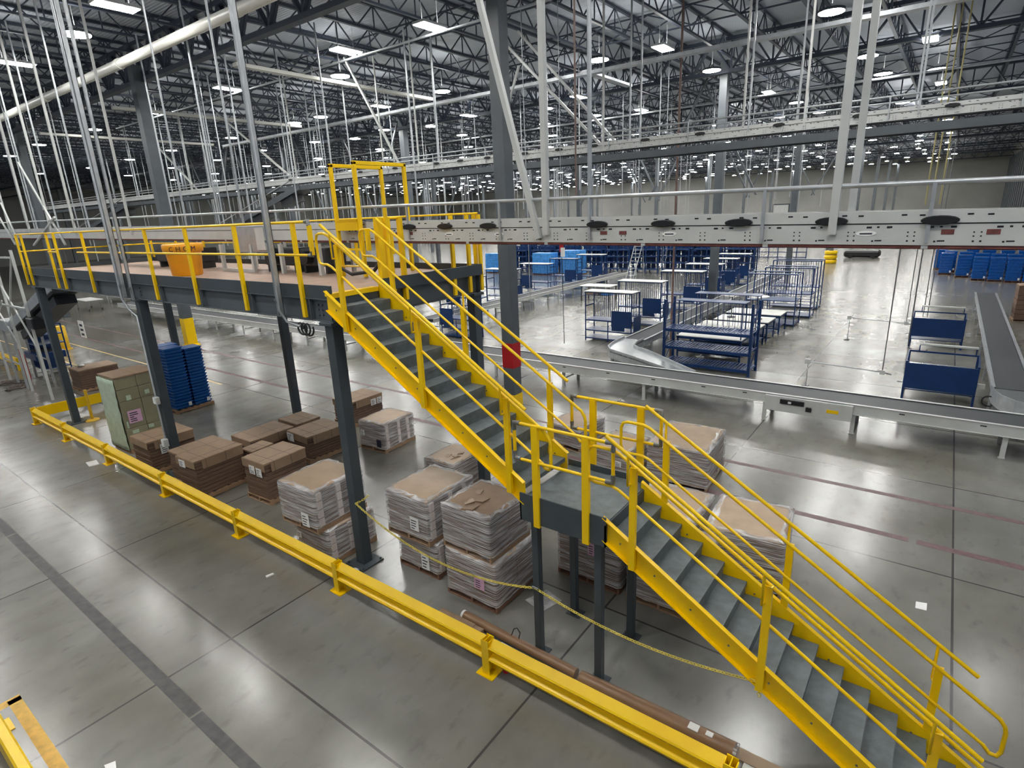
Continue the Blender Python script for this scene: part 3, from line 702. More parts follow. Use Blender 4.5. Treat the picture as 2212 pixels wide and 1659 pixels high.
cv2 = overhead('overhead_conveyor', 'double decked grey conveyor hung higher and farther back, sloping towards the upper corner', -75, 7.5, 20, 20.75, 8.0, -.003, -5, hg,
    [((-24.3, 20, 13.4), (-21.2, 20, 8.4), .09), ((-15.6, 20.4, 12.9), (-10.87, 20.4, 8.3), .09), ((-14.7, 20.8, 12.8), (-10.4, 20.8, 8.3), .09), ((-15.0, 21.2, 11.7), (-16.5, 21.2, 8.3), .08), ((-47, 20.2, 12.5), (-41, 20.2, 8.3), .09), ((-37, 20.2, 12.6), (-30, 20.2, 8.3), .09)],
    [-18.8, -17.4, -15.9, -14, -12.4, -10.9, -8.9, -7, -4.6, -2.5, -.4, 1.2, -21.5, -24, -27, -30, -33], [-19, -16, -13.2, -10.3, -7.4, -4.5, -1.8, 1, -22, -26, -30, -34], .6, .28, -.36, (-21, 3))
zc = lambda x: 5.555-.012*(x+5)
for x in (-4.0, -3.7, -.02, .35, -8.3, -7.95):
    k_ = sub(cv1, 'sticker', M['redbrown'], lambda b: b.box(x-.055, x+.055, 7.614, 7.62, zc(x)+.1, zc(x)+.15)); k_['label'] = 'small brown red sticker'
for x in (-3.02, -7.0, -5.9, -.75):
    k_ = sub(cv1, 'sticker', M['paper'], lambda b: b.prism([(.1*math.cos(q*math.pi/8), .03*math.sin(q*math.pi/8)) for q in range(16)], lambda u, v, a_: (x+u, a_, zc(x)+.11+v), 7.614, 7.62)); k_['label'] = 'white oval sticker'
    sub(k_, 'printing', M['ink'], lambda b: b.box(x-.06, x+.06, 7.612, 7.614, zc(x)+.1, zc(x)+.115))
# inclined dark conveyors leading down behind the railing
def incline(label, p, q, y, w):
    t = thing('inclined_conveyor', label, 'conveyor', (p[0], y, p[1]))
    P = Vector((p[0], 0, p[1])); Q = Vector((q[0], 0, q[1]))
    sub(t, 'side_frame', M['steel_l'], lambda b: [b.bar((p[0], yy, p[1]), (q[0], yy, q[1]), .05, .3) for yy in (y, y+w)])
    sub(t, 'belt', M['dark'], lambda b: b.bar((p[0], y+w/2, p[1]-.12), (q[0], y+w/2, q[1]-.12), w-.08, .08))
    for f_ in (.1, .45, .75): sub(t, 'drive_box', M['dark'], lambda b: b.bar(tuple(P.lerp(Q, f_)+Vector((0, y+w/2, -.35))), tuple(P.lerp(Q, f_+.13)+Vector((0, y+w/2, -.35))), w*.8, .35))
    rails(t, [(p[0], y, p[1]+.55), (q[0], y, q[1]+.55)], .03, 'guide_rail', 'galv', 6)
    for x in (p[0]*.7+q[0]*.3, p[0]*.3+q[0]*.7): sub(t, 'support', M['galv'], lambda b: b.box(x-.03, x+.03, y, y+.06, 0, p[1]+(q[1]-p[1])*(x-p[0])/(q[0]-p[0])-.1))
    return t
incline('dark inclined conveyor dropping from the upper conveyor behind the railing, nearer one', (-29.3, 7.9), (-38.5, 5.6), 20, .9)
incline('dark inclined conveyor dropping behind the railing farther off beside the hangers', (-52, 8.0), (-65, 5.6), 20, 1.0)
t = thing('inclined_conveyor', 'dark feed conveyor climbing to the underside of the mezzanine at its far end', 'conveyor', (-24, 6.4, 4.4))
for yy in (6.1, 6.9): sub(t, 'side_frame', M['galv'], lambda b: b.bar((-23.3, yy, 4.35), (-29.5, yy, 2.5), .06, .34))
sub(t, 'belt', M['dark'], lambda b: b.bar((-23.3, 6.5, 4.2), (-29.5, 6.5, 2.4), .74, .2))
sub(t, 'return_pan', M['dark'], lambda b: b.bar((-23.5, 6.5, 3.85), (-28.6, 6.5, 2.2), .6, .3))
sub(t, 'motor', M['black'], lambda b: b.box(-26.2, -25.5, 5.9, 6.3, 2.75, 3.15), .04)
sub(t, 'head_frame', M['galv'], lambda b: (b.box(-30.6, -29.3, 6.0, 7.0, 2.3, 2.75), b.bar((-30.4, 6, 2.8), (-29, 6, 3.6), .06, .06)), .02)
for x in (-30.4, -29.2, -31.6):
    for yy in (6.05, 6.95): sub(t, 'leg', M['galv'], lambda b: b.box(x-.04, x+.04, yy-.04, yy+.04, 0, 2.35))
sub(t, 'crossbar', M['galv'], lambda b: [b.bar((-31.6, yy, 1.0), (-29.2, yy, 1.0), .05, .05) for yy in (6.05, 6.95)])
t = thing('support_tower', 'light grey lattice tower of posts and braces at the far left edge beside the mezzanine', 'tower', (-28, 6.2, 0))
for x in (-26.2, -28.6, -31.5, -34):
    sub(t, 'leg', M['white_steel'], lambda b: b.box(x-.04, x+.04, 6.0, 6.08, 0, 5.5))
for a, c in ((-28.6, -26.2), (-31.5, -28.6), (-34, -31.5)):
    sub(t, 'brace', M['white_steel'], lambda b: (b.bar((a, 6.02, 3.0), (c, 6.02, 5.3), .05, .05), b.bar((a, 6.02, 4.2), (c, 6.02, 2.0), .05, .05)))
sub(t, 'crossbar', M['white_steel'], lambda b: (b.box(-34, -26.2, 6, 6.06, 3.4, 3.46), b.box(-34, -26.2, 6, 6.06, 5.2, 5.26)))

# machinery on the mezzanine under the conveyor
t = thing('conveyor_stand', 'white steel stand carrying the conveyor on the mezzanine behind the bin', 'stand', (-13.4, 7.5, 4.9))
for x in (-14.6, -13.2, -12, -10.6):
    for yy in (7.45, 8.3): sub(t, 'leg', M['white_steel'], lambda b: b.box(x-.04, x+.04, yy, yy+.08, 4.9, 5.55))
sub(t, 'foot_bar', M['white_steel'], lambda b: b.box(-14.6, -13.2, 7.44, 7.54, 4.9, 4.97))
for x, w, l in ((-12.4, 1.25, 'dark drive motor hung under the conveyor between the stand legs'), (-11.1, .95, 'dark drive motor hung under the conveyor near the stair head'), (-17.5, 2.6, 'long dark drive housing under the conveyor behind the railing')):
    d = thing('drive_unit', l, 'machine', (x, 7.9, 4.9))
    sub(d, 'housing', M['dark'], lambda b: b.box(x-w/2, x+w/2, 7.66, 8.2, 5.06, 5.44), .03)
    sub(d, 'cover', M['black'], lambda b: b.tube([(x-.1, 7.5, 5.25), (x-.1, 7.66, 5.25)], .14, 14))
    for fx in (x-w/2+.05, x+w/2-.12): sub(d, 'foot', M['dark'], lambda b: b.box(fx, fx+.07, 7.7, 8.1, 4.9, 5.06))
t = thing('control_box', 'pale machine housing on the conveyor just right of the orange bin', 'box', (-13.1, 7.55, 5.5))
sub(t, 'box', M['galv'], lambda b: b.box(-14.0, -12.5, 7.48, 7.58, 5.36, 5.98), .02)
sub(t, 'door', M['white_steel'], lambda b: b.box(-12.9, -12.55, 7.46, 7.48, 5.42, 5.92))
tag(MB().tube([(-9.9, 7.3, 5.5), (-9.7, 7.2, 5.15), (-9.3, 7.25, 4.98), (-8.7, 7.3, 5.05), (-8.3, 7.45, 5.5)], .035, 8).build('hose', M['black']), 'black hose looping below the conveyor beside the stair head', 'hose')

# vertical conduits
def strut(label, x, y, z0, z1, w=.08, m='galv', slotted=True):
    t = thing('strut_channel', label, 'pipe', (x, y, z0))
    sub(t, 'channel', M[m], lambda b: (b.box(x-w/2, x+w/2, y+w/2-.01, y+w/2, z0, z1), b.box(x-w/2, x-w/2+.012, y-w/2, y+w/2, z0, z1), b.box(x+w/2-.012, x+w/2, y-w/2, y+w/2, z0, z1)))
    sub(t, 'clamp', M['bolt'], lambda b: [b.box(x-w/2-.02, x+w/2+.02, y-w/2-.015, y-w/2, z, z+.04) for z in (z0+.25, z0+1.2)])
    return t
strut('tall double strut beside the deck railing, the first of the close pair', -15.3, 5.38, 4.5, ZT, .09)
strut('thinner tall strut just beside the tall double strut at the deck railing', -14.85, 5.38, 4.45, ZT, .06)
strut('tall strut clamped to the deck edge between the last two railing posts', -8.9, 5.38, 4.5, ZT, .08)
pipe_thing('hanging_conduit', 'thin conduit clipped to the deck strut and ending in a coil below the beam', [(-8.84, 5.32, ZT), (-8.84, 5.32, 4.6), (-8.8, 5.4, 4.4), (-8.6, 5.5, 4.32)], .022, M['galv'], 8)
pipe_thing('hanging_conduit', 'thin conduit running down the second leg of the mezzanine with elbow', [(-15.42, 5.34, ZT), (-15.42, 5.34, 4.45), (-15.3, 5.4, 4.2), (-15.06, 5.44, 4.05), (-15.04, 5.44, .9)], .025, M['galv'], 8)
pts = [(-8.6+.1*math.cos(a)+a*.015, 5.5, 4.28+.1*math.sin(a)) for a in [i*.5 for i in range(40)]]
tag(MB().tube(pts, .016, 6).build('cable_coil', M['black']), 'black cable coiled under the deck beam beside the front leg', 'cable')
t = thing('junction_box', 'small white box on the second mezzanine leg above the cartons', 'box', (-15, 5.4, 1.9))
sub(t, 'box', M['white_steel'], lambda b: b.box(-15.05, -14.88, 5.36, 5.46, 1.9, 2.08), .01); sub(t, 'cover', M['paper'], lambda b: b.box(-15.03, -14.9, 5.352, 5.36, 1.92, 2.06))
t = thing('junction_box', 'small grey box low on the second mezzanine leg just above the cartons', 'box', (-15, 5.4, .9))
sub(t, 'box', M['white_steel'], lambda b: b.box(-15.08, -14.93, 5.34, 5.46, .78, .98), .01); sub(t, 'cover', M['paper'], lambda b: b.box(-15.06, -14.95, 5.332, 5.34, .8, .96))
# thin hangers farther back
def hanger_mesh(r, h): return MB().tube([(0, 0, 0), (0, 0, h)], r, 6)
hp = None; rr = random.Random(11)
for i in range(150):
    y = rr.uniform(23, 75); x = -rr.uniform(3+y*.1, 70+y*.35)
    if abs((x+10.75+20.5*6) % 20.5) < 1: continue
    z = rr.choice((3.6, 5.2, 6.2, 7.0))
    if hp is None:
        hp = hanger_mesh(.028, 1.0).build('hanger_rod', M['galv']); o = hp
        tag(o, 'thin grey rod hanging from the roof in the dark rear bays', 'rod', 'thin hanging rods in the rear bays')
    else: o = dup(hp)
    o.location = (x, y, z); o.scale = (1, 1, 13.4-z)
for i, (x, y) in enumerate(((-14, 36), (-20, 44), (-27, 50), (-15.5, 52), (-33, 38), (-40, 33), (-46, 30), (-13, 66), (-52, 28), (-60, 30))):
    o = MB().bar((-1.3, 0, 6.4), (1.3, 0, 12.9), .09, .09) if i == 0 else None
    if o: bp0 = o.build('hanging_brace', M['steel_l']); tag(bp0, 'long slanting steel brace in the rear bays', 'brace', 'slanting braces in the rear bays'); o = bp0
    else: o = dup(bp0)
    o.location = (x, y, 0); o.scale = ((-1) ** i*1.3, 1, 1)
    o2 = dup(bp0); o2.location = (x+3, y+.4, 0); o2.scale = (-((-1) ** i)*1.3, 1, 1)
for i, (x, y) in enumerate(((-.5, 30), (-.78, 30.3), (-1.0, 30.6))):
    pipe_thing('hanging_conduit', ('first', 'middle', 'last')[i]+' of three thin yellow pipes dropping from the roof at the right', [(x, y, 13.4), (x, y, 5.6)], .028, M['pipe_yel'], 6)
for i, (x, y) in enumerate(((-22.2, 11.5), (-24.3, 14), (-27, 12), (-29.5, 15.5), (-33, 12.5), (-36, 16), (-39.5, 12.4), (-43, 15), (-47, 12), (-51, 16.5), (-26, 17.5), (-34.5, 18), (-41, 18.5), (-19, 18.8), (-55, 13), (-31.8, 17.2), (-38, 10), (-45, 9.5), (-21, 16))):
    o = dup(hp, label='slim grey rod hanging behind the mezzanine railing', group='rods hanging behind the railing'); o.location = (x, y, 5.0+(i % 3)*.8); o.scale = (1.25, 1.25, 8.4-(i % 3)*.8)
t = thing('bollard', 'yellow round bollard just behind the far left platform leg', 'bollard', (-37.2, 9.7, 0))
sub(t, 'body', M['yellow2'], lambda b: b.lathe([(.22, 0), (.24, .04), (.24, 1.2), (.2, 1.28)], -37.2, 9.7, 16)); sub(t, 'base', M['yellow2'], lambda b: b.lathe([(.34, 0), (.34, .03)], -37.2, 9.7, 16))
# red push button pendant
pipe_thing('hanging_conduit', 'thin rust coloured pipe hanging just behind the first pale square hanger', [(-5.2, 8.9, ZT), (-5.2, 8.9, 6.2)], .016, M['pipe_brown'], 6)
for x, y, zb, l in ((-8.7, 22.5, 0, 'brown stand pipe rising between the packing stations to the roof'),):
    pipe_thing('stand_pipe', l, [(x, y, ZT), (x, y, zb)], .045, M['pipe_brown'], 8)
t = thing('pendant_control', 'red and white hanging control box on a thin cord right of the main column', 'control', (-11.75, 19, 4.4))
sub(t, 'body', M['red'], lambda b: b.box(-11.83, -11.68, 18.95, 19.05, 4.5, 4.95), .015); sub(t, 'label', M['paper'], lambda b: b.box(-11.75, -11.58, 18.92, 18.95, 4.32, 4.66))
rails(t, [(-11.75, 19, 4.9), (-11.75, 19, ZT)], .012, 'cord', 'galv', 5); rails(t, [(-11.75, 19, 4.5), (-11.7, 19, .95)], .014, 'cord', 'dark', 5)
for i, (x, y, zb) in enumerate(((-13, 18.6, 2.2), (-12.2, 30, 3), (-20.6, 24, 2), (-16, 40, 2.4))):
    pipe_thing('hanging_power_line', ('thin power drop cord hanging over the %s' % ('floor beside the long conveyor', 'packing stations', 'rear feeder conveyor', 'far blue racks')[i]), [(x, y, ZT), (x, y, zb)], .014, M['galv'], 5)

# ------------------------------------------------------------------ pallet loads
def pallet_part(parent, w, d, m='wood', z=0):
    def f(b):
        for k in range(7):
            y = -d/2+.05+k*(d-.1)/6; b.box(-w/2, w/2, y-.05, y+.05, z+.105, z+.125)
        for x in (-w/2+.02, 0, w/2-.02): b.box(x-.02, x+.02, -d/2, d/2, z+.018, z+.105)
        for y in (-d/2+.05, 0, d/2-.05): b.box(-w/2, w/2, y-.05, y+.05, z, z+.018)
    return sub(parent, 'pallet', M[m], f)
def layers(b, w, d, z0, z1, n, jit, rnd, nx=1, ny=1):
    h = (z1-z0)/n
    for i in range(n):
        jx, jy = rnd.uniform(-jit, jit), rnd.uniform(-jit, jit)
        for a in range(nx):
            for c in range(ny):
                g = .004
                b.box(-w/2+jx+w*a/nx+g, -w/2+jx+w*(a+1)/nx-g, -d/2+jy+d*c/ny+g, -d/2+jy+d*(c+1)/ny-g, z0+h*i+.005, z0+h*(i+1)-.005)
def sheet(parent, w, d, z, rnd, m='cardp', nm='top_sheet', sag=.05, inset=.0):
    n = 12; b = MB(); vs = []
    for j in range(n+1):
        for i in range(n+1):
            u, v = i/n*2-1, j/n*2-1
            r = max(abs(u), abs(v)); corner = max(0, abs(u)+abs(v)-1.25)
            x, y = u*w/2*(1-inset*corner), v*d/2*(1-inset*corner)
            vs.append((x, y, z+.012+rnd.uniform(-.004, .006)-(sag*corner if corner else 0)-(.008 if r > .99 else 0)))
    fs = [(j*(n+1)+i, j*(n+1)+i+1, (j+1)*(n+1)+i+1, (j+1)*(n+1)+i) for j in range(n) for i in range(n)]
    b.add(vs, fs, True)
    o = b.build(nm, M[m], parent)
    s = o.modifiers.new('thick', 'SOLIDIFY'); s.thickness = .012; s.offset = 1
    return o
def film_shell(parent, w, d, z0, z1, rnd, seg=9):
    # gathered film: a vertical skin of wavy rings with rounded corners
    per = []
    r = .06
    for cx, cy, a0 in ((w/2-r, d/2-r, 0), (-w/2+r, d/2-r, 90), (-w/2+r, -d/2+r, 180), (w/2-r, -d/2+r, 270)):
        for k in range(4):
            a = R_(a0+30*k); per.append((cx+r*math.cos(a), cy+r*math.sin(a)))
    P = []
    for i, p in enumerate(per):
        q = per[(i+1) % len(per)]
        nn = 7 if math.dist(p, q) > .3 else 1
        for k in range(nn): P.append((p[0]+(q[0]-p[0])*k/nn, p[1]+(q[1]-p[1])*k/nn))
    n = len(P); vs = []
    for j in range(seg+1):
        z = z0+(z1-z0)*j/seg
        for p in P:
            s = 1+rnd.uniform(-.002, .012); vs.append((p[0]*s+(.012 if p[0] > 0 else -.012), p[1]*s+(.012 if p[1] > 0 else -.012), z+rnd.uniform(-.012, .012)))
    for p in P: vs.append((p[0]*rnd.uniform(.78, .88), p[1]*rnd.uniform(.78, .88), z1+.02))
    fs = [(j*n+i, j*n+(i+1) % n, (j+1)*n+(i+1) % n, (j+1)*n+i) for j in range(seg+1) for i in range(n)]
    return MB().add(vs, fs, True).build('stretch_wrap', M['film'], parent)
def paper_label(parent, x, y, z, w, h, face='y', m='paper', lines=4, nm='label'):
    def q(b, u0, u1, v0, v1, e):
        if face == 'y': b.box(x+u0, x+u1, y-e, y, z+v0, z+v1)
        elif face == 'x': b.box(x, x+e, y+u0, y+u1, z+v0, z+v1)
        else: b.box(x+u0, x+u1, y+v0, y+v1, z, z+e)
    o = sub(parent, nm, M[m], lambda b: q(b, 0, w, 0, h, .006))
    rr_ = random.Random(int(abs(x*97+z*31+y*7)))
    if lines: sub(o, 'printing', M['ink'], lambda b: [q(b, w*.12, w*rr_.uniform(.4, .85), h*(.12+.8*k/lines), h*(.12+.8*k/lines)+h*.07, .0075) for k in range(lines)])
    return o
def wrapped(label, x0, x1, y0, y1, z0, z1, rz=0, n=7, tapes=True, lab=(), m='cardw', group=None, top='cardp', pm='wood', film=True, lump=False, name='wrapped_pallet_load'):
    w, d = x1-x0, y1-y0; rnd = random.Random(int(abs(x0*13+y0*7+z0*3)*10))
    t = thing(name, label, 'pallet load', ((x0+x1)/2, (y0+y1)/2, z0), R_(rz), group, world=False)
    pallet_part(t, w, d, pm); h = z1-z0
    sub(t, 'cartons', M[m], lambda b: layers(b, w-.04, d-.04, .125, h-.012, n, .008, rnd, 1, 2), .006)
    if tapes:
        lh = (h-.14)/n
        for yy in (-d/2+.05, -d/2+d*.42, d*.22):
            sub(t, 'tape_strip', M['strap'], lambda b: [b.box(w/2-.02, w/2+.024, yy, yy+.1, .125+lh*i+.012, .125+lh*(i+1)+(-.012 if i % 2 else .012)) for i in range(n)])
    if film: film_shell(t, w, d, .11, h+.01, rnd)
    sheet(t, w-.02, d-.02, h, rnd, top, sag=.02, inset=.02)
    if lump:
        for k in range(4):
            cx_, cy_ = rnd.uniform(-w*.2, w*.3), rnd.uniform(-d*.38, d*.1); s_ = rnd.uniform(.08, .16); a = rnd.uniform(0, 3)
            ux, uy = math.cos(a)*s_, math.sin(a)*s_
            sub(t, 'torn_flap', M['card' if k % 2 else 'cardp'], lambda b: b.hexa([(cx_-ux, cy_-uy, h+.01), (cx_+uy, cy_-ux, h+.01), (cx_+ux, cy_+uy, h+.01), (cx_-uy, cy_+ux, h+.01)], [(cx_-ux, cy_-uy, h+.03), (cx_+uy, cy_-ux, h+.06), (cx_+ux, cy_+uy, h+.035), (cx_-uy, cy_+ux, h+.02)]))
    for (f, u, z, lw, lh_, lm_) in lab:
        if f == 'y': paper_label(t, u*w, -d/2-.022, z*h, lw, lh_, 'y', lm_)
        else: paper_label(t, w/2+.022, u*d, z*h, lw, lh_, 'x', lm_)
    return t
wrapped('wrapped white carton pallet with kraft paper top, behind the front mezzanine leg, upper of two', -9.28, -8.24, 5.0, 6.12, .70, 1.50, 2, 8, True, [('y', .12, .12, .2, .26, 'paper')])
wrapped('lower wrapped carton pallet under the paper topped one beside the front mezzanine leg', -9.18, -8.16, 5.14, 6.2, 0, .69, 0, 7, True, [('y', -.42, .5, .14, .12, 'paper')])
wrapped('smooth kraft topped wrapped pallet left of the torn topped stack, upper of two', -7.32, -6.3, 5.84, 7.04, .66, 1.48, 0, 8, True, [('y', .1, .3, .2, .24, 'paper')])
wrapped('lower wrapped pallet on a dark wooden pallet just behind the hanging yellow chain', -7.2, -6.24, 5.92, 7.06, 0, .65, 0, 6, True, [('y', .12, .2, .18, .3, 'paper')], pm='woodd')
wrapped('film covered brown stack with torn cardboard top beside the landing, upper of two', -5.95, -4.94, 5.82, 6.84, .84, 1.6, -1, 7, False, m='cardw', top='card', lump=True)
wrapped('big brown wrapped stack with pink sheet, bottom of the pair beside the landing leg', -5.9, -4.86, 5.78, 6.95, 0, .83, 0, 7, False, [('y', .1, .42, .2, .2, 'pink')], m='cardw2', pm='woodd')
wrapped('low wrapped carton pallet with white tape strips alone behind the front mezzanine leg', -12.24, -11.28, 9.15, 10.3, 0, .79, 3, 6, True, [('y', -.4, .5, .14, .16, 'paper'), ('y', .2, .2, .16, .2, 'ink')])
wrapped('flat brown wrapped pallet half hidden behind the upper stair stringer', -8.95, -8.06, 8.35, 9.4, 0, .72, 0, 6, False, m='cardw2', lump=True)
wrapped('wrapped pallet with light top seen under the upper flight near the railed landing', -7.9, -6.86, 11.9, 13.15, 0, .6, -4, 5, False, m='cardw2')
wrapped('brown carton pallet with a white tag seen through the landing railing', -6.15, -5.18, 11.1, 12.3, 0, .62, -3, 4, False, [('y', .2, .45, .16, .14, 'paper')], m='cardw2')
wrapped('large wrapped brown pallet with rounded top behind the lower flight, nearest the long conveyor', -4.86, -3.52, 11.3, 12.9, 0, .93, 4, 7, False, m='cardw2', lump=False)
wrapped('low brown pallet load between the big wrapped pallets behind the lower flight', -4.1, -2.86, 8.72, 9.95, 0, .75, 2, 5, False, m='cardw2')
wrapped('wrapped brown pallet with dented top behind the middle of the lower flight', -2.6, -1.42, 8.42, 9.7, 0, .98, 6, 7, False, m='cardw2')
wrapped('wrapped brown pallet with pink slip standing behind the landing legs', -4.66, -3.5, 7.24, 8.35, 0, .93, 0, 6, False, [('y', .02, .62, .15, .22, 'pink')], m='cardw2', pm='woodd')
wrapped('wrapped white carton pallet with printed label beneath the lower flight', -3.38, -2.3, 7.24, 8.35, 0, .9, 0, 6, True, [('y', -.4, .62, .2, .22, 'paper')])

def bundle(label, x0, x1, y0, y1, h, rz=0, labs=(), flaps=True, pal=True, n=9, name='carton_bundle', nx=1):
    w, d = x1-x0, y1-y0; rnd = random.Random(int(abs(x0*17+y0*5)*10))
    t = thing(name, label, 'carton stack', ((x0+x1)/2, (y0+y1)/2, 0), R_(rz), None, world=False)
    z0 = .125 if pal else 0
    if pal: pallet_part(t, w+.04, d)
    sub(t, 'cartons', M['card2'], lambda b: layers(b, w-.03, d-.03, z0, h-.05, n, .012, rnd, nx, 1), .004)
    ch = .24 if flaps else .06
    def cap(b):
        b.box(-w/2, w/2, -d/2, d/2, h-.05, h)
        if flaps:
            b.box(w/2, w/2+.012, -d/2+d*.14, d/2-.02, h-ch, h-.004)
            b.box(-w/2+.01, w/2-.0, -d/2-.012, -d/2, h-ch*.8, h-.004)
    c = sub(t, 'cap', M['card'], cap, .008)
    def cr(b):
        for u in (-.28, .12): b.box(-w/2+.01, w/2-.01, u*d-.003, u*d+.003, h, h+.002); b.box(w/2+.012, w/2+.014, u*d-.003, u*d+.003, h-ch, h)
        b.box(-.003+w*.22, .003+w*.22, -d/2+.02, d/2-.02, h, h+.002)
    sub(t, 'strap', M['dark'], cr)
    for (f, u, z, lw, lh) in labs:
        if f == 'y': paper_label(t, u*w, -d/2-.013, z*h, lw, lh, 'y')
        else: paper_label(t, w/2+.013, u*d, z*h, lw, lh, 'x')
    return t
bundle('brown carton bundle on a pallet with two white labels, nearest the paper topped wrapped pallet', -12.14, -11.3, 5.82, 6.9, 1.0, 3, [('y', -.18, .68, .2, .2), ('y', .12, .66, .2, .2)])
bundle('wide brown carton bundle with hanging cap flap and white corner label by the rail', -13.66, -12.88, 5.06, 6.25, .98, 4, [('y', -.3, .78, .24, .17)])
bundle('narrow brown carton bundle squeezed between two larger bundles beside the second leg', -14.5, -13.8, 5.22, 6.36, .86, 2, (), False, n=11)
bundle('brown carton bundle with square white label standing in front of the green stack', -16.4, -15.42, 5.12, 6.28, .88, 1, [('x', -.26, .55, .24, .26)])
bundle('long brown carton bundle in the rear row, its left end behind the narrow bundle', -14.42, -13.5, 6.75, 8.0, .74, 1, ())
bundle('long brown carton bundle in the rear row under the second rear leg', -14.4, -13.5, 8.1, 8.85, .76, 0, ())
bundle('brown carton bundle at the far end of the rear row with two white labels', -14.5, -13.6, 10.0, 11.2, .8, 0, [('x', .1, .62, .2, .2), ('x', .3, .62, .18, .2)])
bundle('brown carton bundle with white end label just behind the front leg', -13.38, -12.42, 7.7, 8.85, .74, -2, [('y', -.46, .66, .3, .22)])
bundle('small low brown carton bundle tucked behind the labelled bundle', -13.2, -12.75, 6.35, 6.95, .78, 6, (), False, n=7)
bundle('brown carton stack at the far left behind the yellow corner rail', -27.3, -26.2, 7.02, 8.4, .88, 0, (), False, True, 8)
tag(MB().lathe([(.05, .895), (.11, .9), (.1, .95), (.03, .97)], -27, 7.4, 9).build('crumpled_paper', M['paper']), 'crumpled white paper lying on the far left carton stack', 'paper')

# tall olive stack
t = thing('wrapped_carton_tower', 'tall olive green wrapped carton stack with pink sheet beside the second leg', 'pallet load', (-18.03, 5.95, 0), R_(1), None, world=False)
pallet_part(t, 1.06, 1.1)
rnd = random.Random(5)
def gl(b):
    for z0_, z1_, dx in ((.125, .72, .02), (.72, 1.5, 0), (1.5, 1.84, -.02), (1.84, 2.16, -.03)):
        for a, c in ((-.55, 0), (0, .55)): b.box(-.52+dx, .52+dx, a+.004, c-.004, z0_+.003, z1_-.003)
sub(t, 'cartons', M['green'], gl, .008)
sub(t, 'cap', M['card'], lambda b: (b.box(-.55, .5, -.55, .02, 2.16, 2.2), b.box(-.55, .5, .03, .55, 2.16, 2.2)), .006)
b = MB(); ring = []
for j in range(15):
    z = .1+2.04*j/14
    for k in range(13): ring.append((-.56+1.08*k/12+rnd.uniform(-.004, .004), -.575-rnd.uniform(0, .03), z))
b.add(ring, [(j*13+k, j*13+k+1, (j+1)*13+k+1, (j+1)*13+k) for j in range(14) for k in range(12)], True)
o = b.build('pale_wrap', M['greenw'], t); s = o.modifiers.new('thick', 'SOLIDIFY'); s.thickness = .006
paper_label(t, .53, -.42, .86, .34, .36, 'x', 'pink', 5, 'pink_sheet')
for y, z, w_, h_ in ((-.36, 1.52, .12, .14), (.12, 1.58, .12, .12), (-.4, .56, .16, .1), (.02, .6, .14, .1), (.4, .7, .08, .3), (.42, 1.5, .08, .16), (-.5, .74, .05, .2)):
    paper_label(t, .535, y, z, w_, h_, 'x', 'greenw', 0, 'tape_patch')
t2 = thing('plastic_crate', 'bright blue crate edge sticking out behind the olive stack', 'crate', (-18.72, 5.9, 0))
sub(t2, 'body', M['tote'], lambda b: [b.box(-18.86, -18.62, 5.5, 6.2, z, z+.16) for z in (1.0, 1.2, 1.4, 1.6, 1.8)], .01)
sub(t2, 'stand', M['wood'], lambda b: b.box(-18.84, -18.66, 5.55, 6.15, 0, 1.0))

# nested blue totes on a pallet
t = thing('pallet', 'wooden pallet carrying the stacked navy totes behind the mezzanine leg', 'pallet', (-20.45, 8.36, 0), 0, None, world=False)
pallet_part(t, .95, 1.3)
def tote_stack(label, x, y, z0, n, w=.6, d=.58):
    t = thing('tote_stack', label, 'totes', (x, y, z0), 0, None, world=False)
    for k in range(n):
        z = k*.105
        sub(t, 'tote', M['tote'], lambda b: (b.hexa([(-w/2+.04, -d/2+.04, z), (w/2-.04, -d/2+.04, z), (w/2-.04, d/2-.04, z), (-w/2+.04, d/2-.04, z)], [(-w/2+.01, -d/2+.01, z+.09), (w/2-.01, -d/2+.01, z+.09), (w/2-.01, d/2-.01, z+.09), (-w/2+.01, d/2-.01, z+.09)]), b.box(-w/2, w/2, -d/2, d/2, z+.065, z+.098)))
    paper_label(t, w/2, d*.22, .06, .1, .13, 'x', 'paper', 2)
    return t
tote_stack('column of nested navy totes on a pallet, the one against the second leg', -20.3, 8.05, .126, 20)
tote_stack('column of nested navy totes on a pallet, the outer one facing the aisle', -20.3, 8.67, .126, 19)
tote_stack('column of nested navy totes on a pallet, rear one beside the yellow column foot', -20.92, 8.2, .126, 20, .52)

# wrapped tote blocks at the right
k = 0
names = ['front row, first from the open floor', 'front row, second from the open floor', 'front row, third from the open floor', 'front row, fourth from the open floor', 'front row, fifth from the open floor', 'front row, last one cut by the picture edge']
bp_ = None
def tote_block(x, y, label, h=1.62):
    global bp_
    if bp_ is None:
        t = thing('wrapped_tote_block', label, 'totes', (x, y, 0), 0, None, world=False)
        pallet_part(t, .82, 1.0, 'woodd')
        def f(b):
            n = 14
            for q in range(n):
                z = .13+q*(h-.13)/n; s = .5 if q % 2 else .47
                b.box(-.41*s/.5, .41*s/.5, -s, s, z, z+(h-.13)/n)
        sub(t, 'totes', M['totew'], f, .01)
        paper_label(t, .26, -.505, .18, .1, .14, 'y', 'paper', 2)
        bp_ = t; return t
    return dup(bp_, (x, y, 0), 0, label)
for i, (x, y) in enumerate(((.1, 56.3), (1.15, 54.6), (2.05, 52.9), (2.95, 52.5), (3.85, 52.2), (4.75, 52.0))): tote_block(x, y, 'blue film wrapped tote block, '+names[i])
